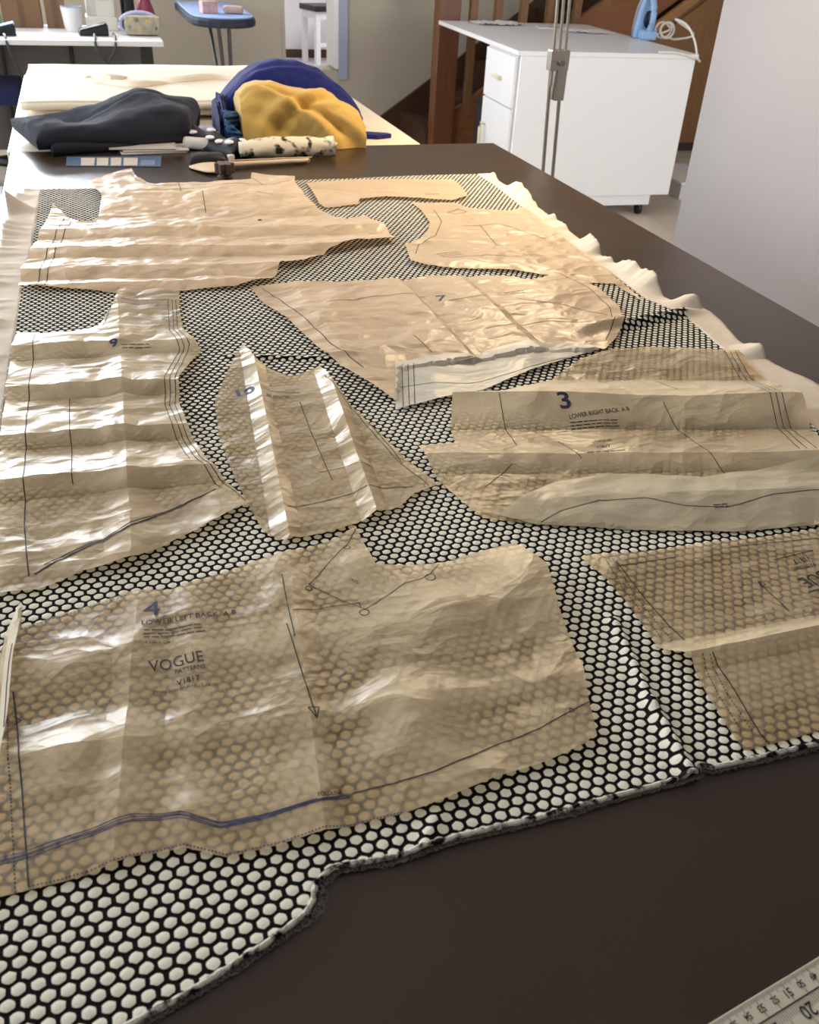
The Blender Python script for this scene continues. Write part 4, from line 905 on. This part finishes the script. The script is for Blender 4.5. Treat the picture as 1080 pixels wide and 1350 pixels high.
cs = thing('cream_scrap', 'crumpled cream fabric scrap with ragged edge left of the thin roll', 'fabric', ((0.217,2.101)[0], (0.217,2.101)[1], TZ))
P = [(0.176,2.101),(0.210,2.127),(0.252,2.152),(0.267,2.121),(0.248,2.038),(0.215,2.028),(0.203,2.070)]; V = []; F = []
for i, p in enumerate(P): V.append((p[0], p[1], TZ+.003+.004*(i % 2)))
c0 = (sum(p[0] for p in P)/7, sum(p[1] for p in P)/7); V.append((*c0, TZ+.014))
for i in range(7): F.append((i, (i+1) % 7, 7))
o = world_mesh('scrap', V, F, [CRE], cs); q = o.modifiers.new('s', 'SUBSURF'); q.levels = q.render_levels = 2; q = o.modifiers.new('t', 'SOLIDIFY'); q.thickness = .002

# spool, pouch, dotted band, knob, small scraps
sp = thing('thread_spool', 'small white thread spool lying beside the black dotted band', 'spool', ((0.229,2.284)[0], (0.229,2.284)[1], TZ), -.45)
MB().cone((-.030, 0, .0145), (.030, 0, .0145), .0140, .0140, 20).build('thread', mat('white_thread', (222, 214, 206), .7, 0, .05, 200, .6, 900), sp, smooth=True)
for sx in (-1, 1): MB().cone((sx*.030, 0, .0145), (sx*.034, 0, .0145), .0145, .0125, 20).build('spool_end', mat('spool_plastic', (190, 180, 170), .5), sp, smooth=True)
MB().cone((.034, 0, .0145), (.0348, 0, .0145), .005, .005, 12).build('hole', BLACKP, sp)
DOT = mat('black_satin', (20, 19, 21), .55, 0, .1, 40)
db = thing('dotted_band', 'black band with large white dots crumpled between charcoal cloth and floral cloth', 'fabric', (.28, 2.27, TZ))
A_p, B_p = Vector((0.226,2.373)), Vector((0.322,2.179))
dq = [Vector((A_p.x+(B_p.x-A_p.x)*t, A_p.y+(B_p.y-A_p.y)*t, 0)) for t in [k/14 for k in range(15)]]
dd = (B_p-A_p).normalized(); nn = Vector((-dd.y, dd.x, 0)); V = []; F = []
bz = lambda i, s: TZ+.006+.030*math.sin(PI*s)**.7+.006*math.sin(i*1.1+s*3)*math.sin(PI*s)
for i, q in enumerate(dq):
    for j in range(9): s = j/8; p = q+nn*(s-.5)*.075; V.append((p.x, p.y, bz(i, s)))
for i in range(14):
    for j in range(8): a = i*9+j; F.append((a, a+9, a+10, a+1))
o = world_mesh('band', V, F, [DOT], db); q = o.modifiers.new('t', 'SOLIDIFY'); q.thickness = .002
for i, s in ((2.5, .25), (5, .55), (7.5, .22), (9.5, .30), (12, .25), (4, .8), (12, .7)):
    p = dq[int(i)]+nn*(s-.5)*.075; MB().ball((0, 0, 0), .0115, (1, 1, .45), 12).build('white_dot', WHITE, db, Vector((p.x, p.y, bz(int(i), s)))-db.location, smooth=True)
bp_ = thing('black_pouch', 'small soft black pouch with a white tag in front of the spool', 'pouch', ((0.232,2.127)[0], (0.232,2.127)[1], TZ))
px_, py_ = (0.232,2.127)
cloth_block('pouch_body', [(px_-.045, py_-.025), (px_+.04, py_-.015), (px_+.04, py_+.035), (px_-.04, py_+.03)], TZ+.0005, lambda u, v: .026, DOT, bp_, 20, 14, 4, .003, 44, .0)
MB().box((.050, -.005, .012), (.014, .012, .022), .4, .002).build('tag', mat('tag_white', (214, 206, 196), .6), bp_)
kn = thing('scalloped_knob', 'small dark brown scalloped knob standing by the far edge of the fabric', 'knob', ((0.252,2.008)[0], (0.252,2.008)[1], TZ))
MB().prism([((.018+.0035*math.cos(6*a))*math.cos(a), (.018+.0035*math.cos(6*a))*math.sin(a)) for a in [2*PI*k/48 for k in range(48)]], .010, .032).build('knob_head', mat('dark_brown_knob', (78, 58, 48), .6), kn, bevel=.003)
MB().lathe([(.016, .0002), (.016, .004), (.011, .006), (.011, .010)]).build('knob_foot', mat('dark_brown_knob', (58, 44, 38), .5), kn, smooth=True)
wp = MB().box((0, 0, .001), (.17, .16, .0018)).build('paper_sheet', mat('bluish_paper', (214, 216, 230), .6, 0, .02), None, (.285, 2.47, TZ+.0006), (0, 0, .3)); tag(wp, 'bluish white paper lying on the pale table between the charcoal cloth and blue fabric', 'paper')

# ================================================================== SEWING DESK AT THE BACK
DZ = .74
sd_ = thing('sewing_desk', 'white sewing desk with dark metal legs under the back window', 'desk', (-.16, 5.72, 0))
MB().box((0, 0, DZ-.0125), (1.12, .70, .025)).build('desk_top', LAMI, sd_, bevel=.002)
DM = mat('dark_metal', (70, 70, 70), .5, .5)
MB().box((.49, .02, (DZ-.025)/2), (.065, .05, DZ-.025)).build('leg', DM, sd_); MB().box((-.49, .02, (DZ-.025)/2), (.065, .05, DZ-.025)).build('leg', DM, sd_)
for x, y in ((.07, .30), (-.3, .30)): MB().cone((x, y, 0), (x+.02, y, DZ-.026), .012, .012, 10).build('strut', DM, sd_)
MB().box((0, .33, .38), (1.0, .016, .60)).build('modesty_panel', mat('grey_panel', (122, 120, 116), .7), sd_)

def pedal(label, loc, rz, top):
    t = thing('foot_pedal', label, 'foot pedal', loc, rz, 'sewing machine pedals on the desk')
    MB().prism([(-.075, .0), (.075, .0), (.075, .055), (-.075, .022)], -.05, .05, 'xz').build('pedal_body', BLACKP, t, bevel=.006)
    MB().prism([(-.07, .024), (.07, .056), (.07, .061), (-.07, .029)], -.045, .045, 'xz').build('tread_plate', top, t, bevel=.002); return t
p1 = pedal('black foot pedal on the desk in front of the sewing machine', (.058, 5.60, DZ+.0005), .05, BLACKP)
p2 = pedal('blue topped foot pedal at the left end of the desk', (-.40, 5.55, DZ+.0005), .05, mat('pedal_blue', (96, 132, 180), .5))
CORD = mat('grey_cord', (62, 62, 60), .6)
def cord(label, pts, r, material=None):
    o = MB().tube(spline(pts, 8), r, 8).build('power_cord', material or CORD, None, smooth=True); tag(o, label, 'cord'); return o
cord('grey cord hanging from the black foot pedal', [(.06, 5.53, .752), (.06, 5.40, .748), (.065, 5.355, .70), (.13, 5.352, .60), (.20, 5.355, .50), (.24, 5.36, .36)], .0065)
cord('grey cord hanging from behind the sewing machine', [(.16, 5.60, .748), (.16, 5.42, .748), (.15, 5.345, .70), (.09, 5.34, .60), (.075, 5.335, .45), (.07, 5.34, .30)], .0065)
cord('grey cord hanging from the blue topped foot pedal', [(-.38, 5.48, .752), (-.37, 5.40, .748), (-.36, 5.355, .70), (-.33, 5.35, .6), (-.27, 5.352, .48), (-.24, 5.36, .36)], .0065)

SM_ = mat('sewing_machine_white', (232, 228, 216), .4, 0, .02)
sm_ = thing('sewing_machine', 'white sewing machine with beige label standing on the desk', 'sewing machine', (.112, 5.90, DZ), 0)
MB().box((0, 0, .035), (.165, .22, .07), 0, .012).build('machine_base', SM_, sm_)
MB().box((.0, -.03, .17), (.150, .13, .21), 0, .012).build('column', SM_, sm_)
MB().box((.0, .03, .275), (.13, .21, .085), 0, .015).build('arm', SM_, sm_)
MB().cone((.076, -.03, .22), (.090, -.03, .22), .040, .040, 20).build('hand_wheel', mat('wheel_grey', (120, 122, 128), .4), sm_, smooth=True)
MB().box((.025, -.0955, .160), (.05, .004, .022)).build('name_plate', mat('beige_label', (208, 184, 160), .5), sm_)
MB().box((-.045, -.0955, .14), (.045, .004, .13)).build('side_panel', mat('machine_panel', (218, 214, 204), .4), sm_)
cp = thing('white_beaker', 'small tapered white beaker beside the sewing machine', 'cup', (-.04, 5.77, DZ))
MB().lathe([(.042, .0004), (.055, .115), (.051, .115), (.040, .006)]).build('beaker_wall', WHITE, cp, smooth=True)
MB().lathe([(.0525, .114), (.056, .120), (.051, .120), (.050, .114)]).build('rim', mat('rim_lavender', (190, 196, 230), .4), cp, smooth=True)
cb = mat('brown_box', (128, 98, 70), .8, 0, .06, 10)
def carton(label, loc, d, rz):
    t = thing('cardboard_box', label, 'box', loc, rz, 'brown boxes on the desk')
    MB().box((0, 0, d[2]/2), d).build('box_body', cb, t, bevel=.003); MB().box((0, -d[1]/2-.001, d[2]*.5), (.03, .002, d[2]*.98)).build('tape', mat('box_tape', (108, 80, 56), .5), t)
    MB().box((0, 0, d[2]+.004), (d[0]*.98, d[1]*.98, .008)).build('lid', cb, t)
carton('wider brown cardboard box at the back left of the desk', (-.30, 5.965, DZ+.0005), (.20, .16, .22), 0)
carton('narrower brown cardboard box next to the white beaker at the back of the desk', (-.125, 5.965, DZ+.0005), (.105, .15, .24), 0)
gb = thing('green_jar', 'pale green jar at the far left of the desk', 'jar', (-.46, 5.90, DZ))
MB().lathe([(.05, .0004), (.055, .01), (.055, .15), (.04, .17)]).build('jar_body', mat('pale_green', (150, 186, 150), .3, 0, .1, 30), gb, smooth=True); MB().lathe([(.042, .17), (.042, .195), (.038, .2)]).build('lid', mat('green_lid', (110, 150, 116), .4), gb, smooth=True)
bb = thing('black_bottle', 'black bottle between the sewing machine and the maroon vase', 'bottle', (.262, 5.90, DZ))
MB().lathe([(.034, .0004), (.038, .01), (.038, .15), (.022, .18), (.016, .23)]).build('bottle_body', BLACKP, bb, smooth=True); MB().lathe([(.018, .23), (.018, .25), (.015, .255)]).build('cap', mat('navy_cap', (30, 34, 60), .4), bb, smooth=True)
vz = thing('maroon_vase', 'maroon pear-shaped vase at the right end of the desk', 'vase', (.358, 5.92, DZ))
MB().lathe([(.045, .0004), (.056, .03), (.055, .07), (.045, .11), (.030, .15), (.022, .18), (.026, .20)]).build('vase_body', mat('maroon_glaze', (150, 62, 88), .3, 0, .1), vz, smooth=True); MB().lathe([(.026, .198), (.029, .204), (.024, .206), (.023, .2)]).build('rim', mat('maroon_rim', (120, 46, 66), .3), vz, smooth=True)
po = thing('floral_pouch', 'rounded floral zip pouch with pale blue rim at the right corner of the desk', 'pouch', (.305, 5.63, DZ))
PF = mat('pouch_floral', (206, 198, 176), .8, 0, .2, 26, rgb2=(120, 108, 78), detail=2)
MB().box((.012, -.005, .050), (.19, .085, .095), 0, .036).build('pouch_body', PF, po, smooth=True)
ov = [(.0+.105*math.cos(a), .012, .052+.056*math.sin(a)) for a in [PI*1.15-PI*1.3*k/20 for k in range(21)]]
MB().tube(ov, .011, 10).build('zip_rim', mat('pale_blue_rim', (196, 204, 240), .5), po, smooth=True)
for k, (x, z, c) in enumerate(((.035, .068, 'y'), (-.05, .045, 'g'), (.075, .04, 'g'), (-.02, .075, 'g'), (.0, .035, 'y'))):
    MB().ball((0, 0, 0), .014, (1, .3, 1), 10).build('flower', mat('flower_yellow', (214, 178, 84), .8) if c == 'y' else mat('flower_green', (120, 122, 104), .8), po, (x, -.043, z), smooth=True)

# navy chair and black bag, left
ch = thing('swivel_chair', 'navy blue upholstered swivel chair at the left under the sewing desk', 'chair', (-.68, 5.62, 0), -PI/2)
NV = mat('navy_upholstery', (28, 36, 84), .85, 0, .1, 60)
MB().box((0, .10, .47), (.46, .46, .09), 0, .035).build('seat', NV, ch, smooth=True)
MB().box((0, -.14, .80), (.42, .06, .34), 0, .03).build('backrest', NV, ch, smooth=True)
MB().tube([(0, -.05, .42), (0, -.18, .43), (0, -.195, .55), (0, -.18, .68)], .014).build('back_bracket', BLACKP, ch)
MB().cone((0, .10, .09), (0, .10, .43), .026, .022).build('column', BLACKP, ch)
for k in range(5):
    a = 2*PI*k/5; e = (.27*math.cos(a), .10+.27*math.sin(a))
    MB().tube([(0, .10, .11), (e[0]*.6, .10+(e[1]-.10)*.6, .095), (e[0], e[1], .075)], [.022, .018, .014]).build('base_arm', BLACKP, ch)
    MB().cone((e[0]-.012, e[1], .027), (e[0]+.012, e[1], .027), .026, .026, 14).build('castor', BLACKP, ch)
bg_ = thing('black_bag', 'black bag standing on the floor left of the tables', 'bag', (-.62, 4.25, 0))
cloth_block('bag_body', [(-.86, 4.08), (-.34, 4.08), (-.36, 4.42), (-.84, 4.42)], .001, lambda u, v: .30+.02*math.sin(5*u), BLACKP, bg_, 30, 20, 7, .006, 51, .02)
for s in (-.04, .04): MB().tube(spline([(-.14, s, .29), (-.10, s*1.5, .40), (.0, s*1.6, .43), (.10, s*1.5, .40), (.14, s, .29)], 6), .010).build('handle', BLACKP, bg_, smooth=True)

# ironing board
ib = thing('ironing_board', 'ironing board with pale blue cover and dark rim standing before the beige wall', 'ironing board', (.755, 5.75, -.0))
BC = mat('blue_cover', (150, 172, 214), .8, 0, .1, 20, .2, 300); RIM = mat('dark_rim', (52, 56, 70), .8)
out_ = [(-.182, .75), (-.182, -.05), (-.175, -.14), (-.15, -.21), (-.10, -.265), (-.04, -.29), (.04, -.29), (.10, -.265), (.15, -.21), (.175, -.14), (.182, -.05), (.182, .75)]
MB().prism(out_[::-1], .795, .838).build('board_rim', RIM, ib, bevel=.012)
MB().prism([(x*.96, y*.97) for x, y in out_][::-1], .838, .846).build('cover', BC, ib, bevel=.004)
for a, b in (((-.03, -.12, .80), (.045, .10, .0)), ((.03, -.10, .80), (.055, .14, .0)), ((0, .6, .80), (.0, -.25, .0))): MB().cone(a, b, .011, .011, 10).build('leg', CHROME, ib)
MB().box((.045, -.0, .012), (.30, .03, .024)).build('foot', CHROME, ib)
tp = MB(); tp.box((0, 0, .03), (.09, .06, .06)); o = tp.build('carton', mat('red_white_box', (178, 92, 84), .6, 0, .3, 30, rgb2=(230, 220, 214)), None, (.69, 5.72, .8465), (0, 0, .2), bevel=.004); tag(o, 'small red and white box on the ironing board', 'box')
o = MB().box((0, 0, .02), (.11, .07, .04)).build('folded_cloth', mat('pink_cloth', (206, 176, 166), .8, 0, .1), None, (.825, 5.72, .8465), (0, 0, -.1), bevel=.014); tag(o, 'small folded pinkish cloth on the ironing board', 'cloth')

# stool in the raised room
hs = thing('white_chair', 'white wooden chair with black seat seen through the wall opening', 'chair', ((2.049,8.994)[0]+.04, 8.86, FRZ), .25)
WH = mat('stool_white', (236, 236, 238), .5)
sz = .43
MB().box((0, 0, sz+.015), (.34, .32, .045), 0, .008).build('seat', BLACKP, hs)
MB().box((0, 0, sz-.035), (.31, .29, .06)).build('apron', WH, hs)
for sx in (-1, 1):
    for sy in (-1, 1): MB().box((sx*.135, sy*.125, sz/2-.03), (.042, .042, sz-.06)).build('leg', WH, hs)
for sx in (-1, 1): MB().box((sx*.135, .175, sz+.22), (.04, .03, .46)).build('back_post', WH, hs)
MB().box((0, .175, sz+.40), (.24, .022, .08)).build('back_rail', WH, hs); MB().box((0, -.125, .16), (.23, .02, .03)).build('foot_rail', WH, hs)

# ================================================================== WHITE SEWING DESK AT THE RIGHT
CZ = .82
cab = thing('white_desk', 'white laminate desk on castors with drawer pedestal beside the staircase', 'desk', (2.036, 4.477, 0), -.062)
MB().box((.4985, .72, CZ-.011), (1.0, 1.42+.02, .022)).build('desk_top', LAMI, cab, bevel=.002)
MB().box((.505, .018, .455), (.965, .02, .685)).build('end_panel', LAMI, cab, bevel=.002)
MB().box((.455, .035, .088), (.86, .018, .066)).build('plinth', LAMI, cab)
MB().box((.455, .27, .455), (.87, .46, .67)).build('pedestal_body', LAMI, cab)
MB().box((.97, .72, .46), (.018, 1.36, .66)).build('back_panel', LAMI, cab)
MB().box((.80, 1.40, .46), (.33, .02, .66)).build('far_panel', LAMI, cab)
HND = mat('cream_handle', (232, 222, 190), .4)
dr = MB().box((0, 0, 0), (.018, .44, .235)).build('drawer', LAMI, cab, (.011, .265, .668), bevel=.002)
MB().box((-.020, 0, .0), (.022, .09, .018), 0, .004).build('handle', HND, dr)
do = MB().box((0, 0, 0), (.018, .44, .40)).build('door', LAMI, cab, (.011, .265, .343), bevel=.002)
MB().tube([(-.009, .15, .07), (-.034, .15, .07), (-.036, .15, .05), (-.036, .15, -.04), (-.034, .15, -.06), (-.009, .15, -.06)], .010).build('handle', HND, do, smooth=True)
for x, y in ((.10, .09), (.835, .045), (.10, .42), (.9, 1.34)):
    c = MB().cone((-.011, 0, .031), (.011, 0, .031), .031, .031, 20).build('castor', BLACKP, cab, (x, y, 0), smooth=True)
    MB().box((0, 0, .063), (.03, .03, .02)).build('castor_fork', CHROME, c)
tb_ = MB().box((0, 0, .20), (.26, .34, .40), 0, .012).build('shade_box', mat('shade_dark_blue', (34, 38, 52), .5), None, (2.42, 5.42, 0)); tag(tb_, 'dark blue-black box added for the shade under the white desk leaf', 'box')  # dark box added to stand for the shade below the leaf
MB().box((0, 0, .41), (.28, .36, .03), 0, .008).build('lid', BLACKP, tb_)
# papers on the desk
SC_ = mat('white_tissue_scrap', (240, 238, 234), .6, 0, .02)
def scrap(label, c, rx, ry, rz, h, seed, n=22):
    V = []; F = []
    for i in range(n+1):
        for j in range(n+1):
            u, v = i/n*2-1, j/n*2-1; x, y = u*rx*(1-.15*v*v*math.sin(seed)), v*ry*(1-.2*u*u)
            V.append((x*math.cos(rz)-y*math.sin(rz), x*math.sin(rz)+y*math.cos(rz), .0015+h*abs(N3(x*30, y*30, seed))+h*.7*abs(N3(x*70, y*70, seed))))
    for i in range(n):
        for j in range(n): a = i*(n+1)+j; F.append((a, a+n+1, a+n+2, a+1))
    me = bpy.data.meshes.new('scrap'); me.from_pydata(V, [], F); me.polygons.foreach_set('use_smooth', [True]*len(F)); o = link('tissue_scrap', me, SC_, None, (c[0], c[1], CZ+.0005)); tag(o, label, 'tissue', 'tissue scraps on the white desk')
scrap('crumpled white tissue scrap near the far left corner of the white desk', (2.445,5.743), .17, .10, .1, .018, 1.2)
scrap('flat crumpled white tissue scrap in the middle of the white desk', (2.873,5.405), .13, .10, -.3, .012, 4.2)
for k, (c, d, rz) in enumerate(((((2.731,5.583)), (.16, .11), -.25), (((2.962,5.380)), (.20, .09), .05))):
    o = MB().box((0, 0, .002), (d[0], d[1], .0035)).build('leaflet', WHITE, None, (c[0], c[1], CZ+.0006+.024*k*0), (0, 0, rz)); tag(o, ['white leaflet left of the steel lamp rods on the white desk', 'white leaflet right of the steel lamp rods on the white desk'][k], 'paper')
    if k == 0: MB().box((.03, 0, .0048), (.07, .012, .002)).build('printed_bar', mat('leaflet_print', (90, 84, 80), .6), o)
# steam iron standing on its heel
irx, iry = (3.100,5.099)
ir = thing('steam_iron', 'light blue steam iron standing upright on the white desk', 'iron', (irx, iry, CZ), -.15)
IB = mat('iron_blue', (150, 184, 226), .25, 0, .05); ID = mat('iron_dark', (24, 28, 48), .3)
MB().prism([(-.060, .0), (.060, .0), (.062, .05), (.052, .14), (.030, .22), (.0, .275), (-.030, .22), (-.052, .14), (-.062, .05)], .035, .05, 'xz').build('soleplate', STEEL, ir, bevel=.003)
MB().prism([(-.058, .0), (.058, .0), (.060, .05), (.050, .14), (.028, .215), (.0, .262), (-.028, .215), (-.050, .14), (-.060, .05)], -.015, .035, 'xz').build('water_tank', IB, ir, bevel=.012)
MB().prism([(-.045, .0), (.045, .0), (.045, .05), (-.045, .05)], -.09, -.015, 'xz').build('heel', IB, ir, bevel=.01)
MB().tube(spline([(0, -.07, .045), (0, -.095, .10), (0, -.085, .16), (0, -.045, .205), (0, -.01, .215)], 6), .017, 12).build('handle', IB, ir, smooth=True)
MB().ball((0, 0, 0), .030, (.9, .4, 1.5)).build('dial_panel', ID, ir, (.004, -.018, .10), smooth=True); MB().box((0, -.020, .022), (.05, .012, .026), 0, .005).build('vent', ID, ir)
loop = [(irx+.03, iry-.04, CZ+.02)]
lx, ly = (3.186,5.074)
for k in range(26):
    a = k*2*PI/9; loop.append((lx+.045*math.cos(a)+.002*k, ly+.012*math.sin(a*.5)-.02, CZ+.050+.040*math.sin(a)))
ex, ey = (3.255,5.047)
fx, fy = 3.035, 4.60
loop += [(ex, ey-.05, CZ+.01), (ex+.01, ey-.2, CZ+.05), (3.10, 4.80, CZ+.125), (3.10, 4.68, CZ+.110), (3.085, 4.56, CZ+.05), (3.075, 4.49, CZ-.02), (3.060, 4.44, CZ-.035), (3.0, 4.385, CZ-.015), (2.9, 4.40, CZ+.007), (2.80, 4.44, CZ+.007)]
o = MB().tube(spline(loop, 6), .0055, 8).build('iron_cord', mat('white_cord', (236, 232, 222), .5), None, smooth=True); tag(o, 'white coiled cord trailing from the blue iron', 'cord')
# low white box on the floor
lb = thing('low_white_box', 'low white box on the tiled floor to the right of the white desk', 'box', (3.44, 4.93, 0), -.06)
MB().box((0, 0, .045), (.26, .46, .09)).build('box_body', mat('box_grey', (226, 220, 220), .6), lb); MB().box((0, 0, .097), (.28, .48, .014)).build('lid', LAMI, lb, bevel=.002)

# ================================================================== STEEL FLOOR LAMP
lm = thing('floor_lamp', 'brushed steel floor lamp of slim parallel rods with sliding clamp beside the table', 'lamp', (1.285, 2.5, 0))
MB().lathe([(.13, .0005), (.13, .018), (.03, .026), (.02, .03)]).build('lamp_base', STEEL, lm, smooth=True)
LX = lambda z: -.012-.052*(z-.72)           # the rods lean a little
for dx in (-.017, .017): MB().cone((LX(.02)+dx*.9, 0, .02), (LX(1.02)+dx, 0, 1.02), .0052, .0052, 12).build('rod', STEEL, lm, smooth=True)
for dx in (-.019, -.001, .017): MB().cone((LX(.96)+dx, -.012, .96), (LX(1.62)+dx, -.012, 1.62), .0042, .0042, 12).build('upper_rod', STEEL, lm, smooth=True)
cl_ = MB().box((LX(1.02), -.006, 1.025), (.056, .030, .052), 0, .003).build('clamp', STEEL, lm)
MB().box((LX(.97)+.008, -.008, .965), (.030, .028, .085), 0, .003).build('clamp_sleeve', STEEL, lm)
MB().cone((LX(1.0)+.0, -.02, 1.02), (LX(1.0), -.034, 1.02), .008, .008, 12).build('screw', CHROME, cl_)
ax_, az_ = LX(1.62), 1.62
MB().tube(spline([(ax_, -.012, az_-.02), (ax_-.02, -.06, az_+.10), (ax_-.12, -.25, az_+.16), (ax_-.22, -.42, az_+.13)], 6), .009, 10).build('arm', STEEL, lm, smooth=True)
hx, hy, hz = ax_-.24, -.46, az_+.085
MB().lathe([(.030, .06), (.045, .045), (.105, -.055), (.102, -.057), (.041, .041), (.026, .055)]).build('lamp_shade', STEEL, lm, (hx, hy, hz), smooth=True)
MB().ball((0, 0, 0), .028, (1, 1, 1.2)).build('bulb', mat('warm_bulb', (255, 214, 160), .5, emit=6), lm, (hx, hy, hz-.005), smooth=True)
pl = bpy.data.lights.new('lamp_light', 'AREA'); pl.shape = 'DISK'; pl.size = .17; pl.energy = 7; pl.color = (1, .76, .48)
po_ = bpy.data.objects.new('lamp_light', pl); COL.objects.link(po_); po_.parent = lm; po_.location = (hx, hy, hz-.05); po_.rotation_euler = (-.15, -.25, 0)
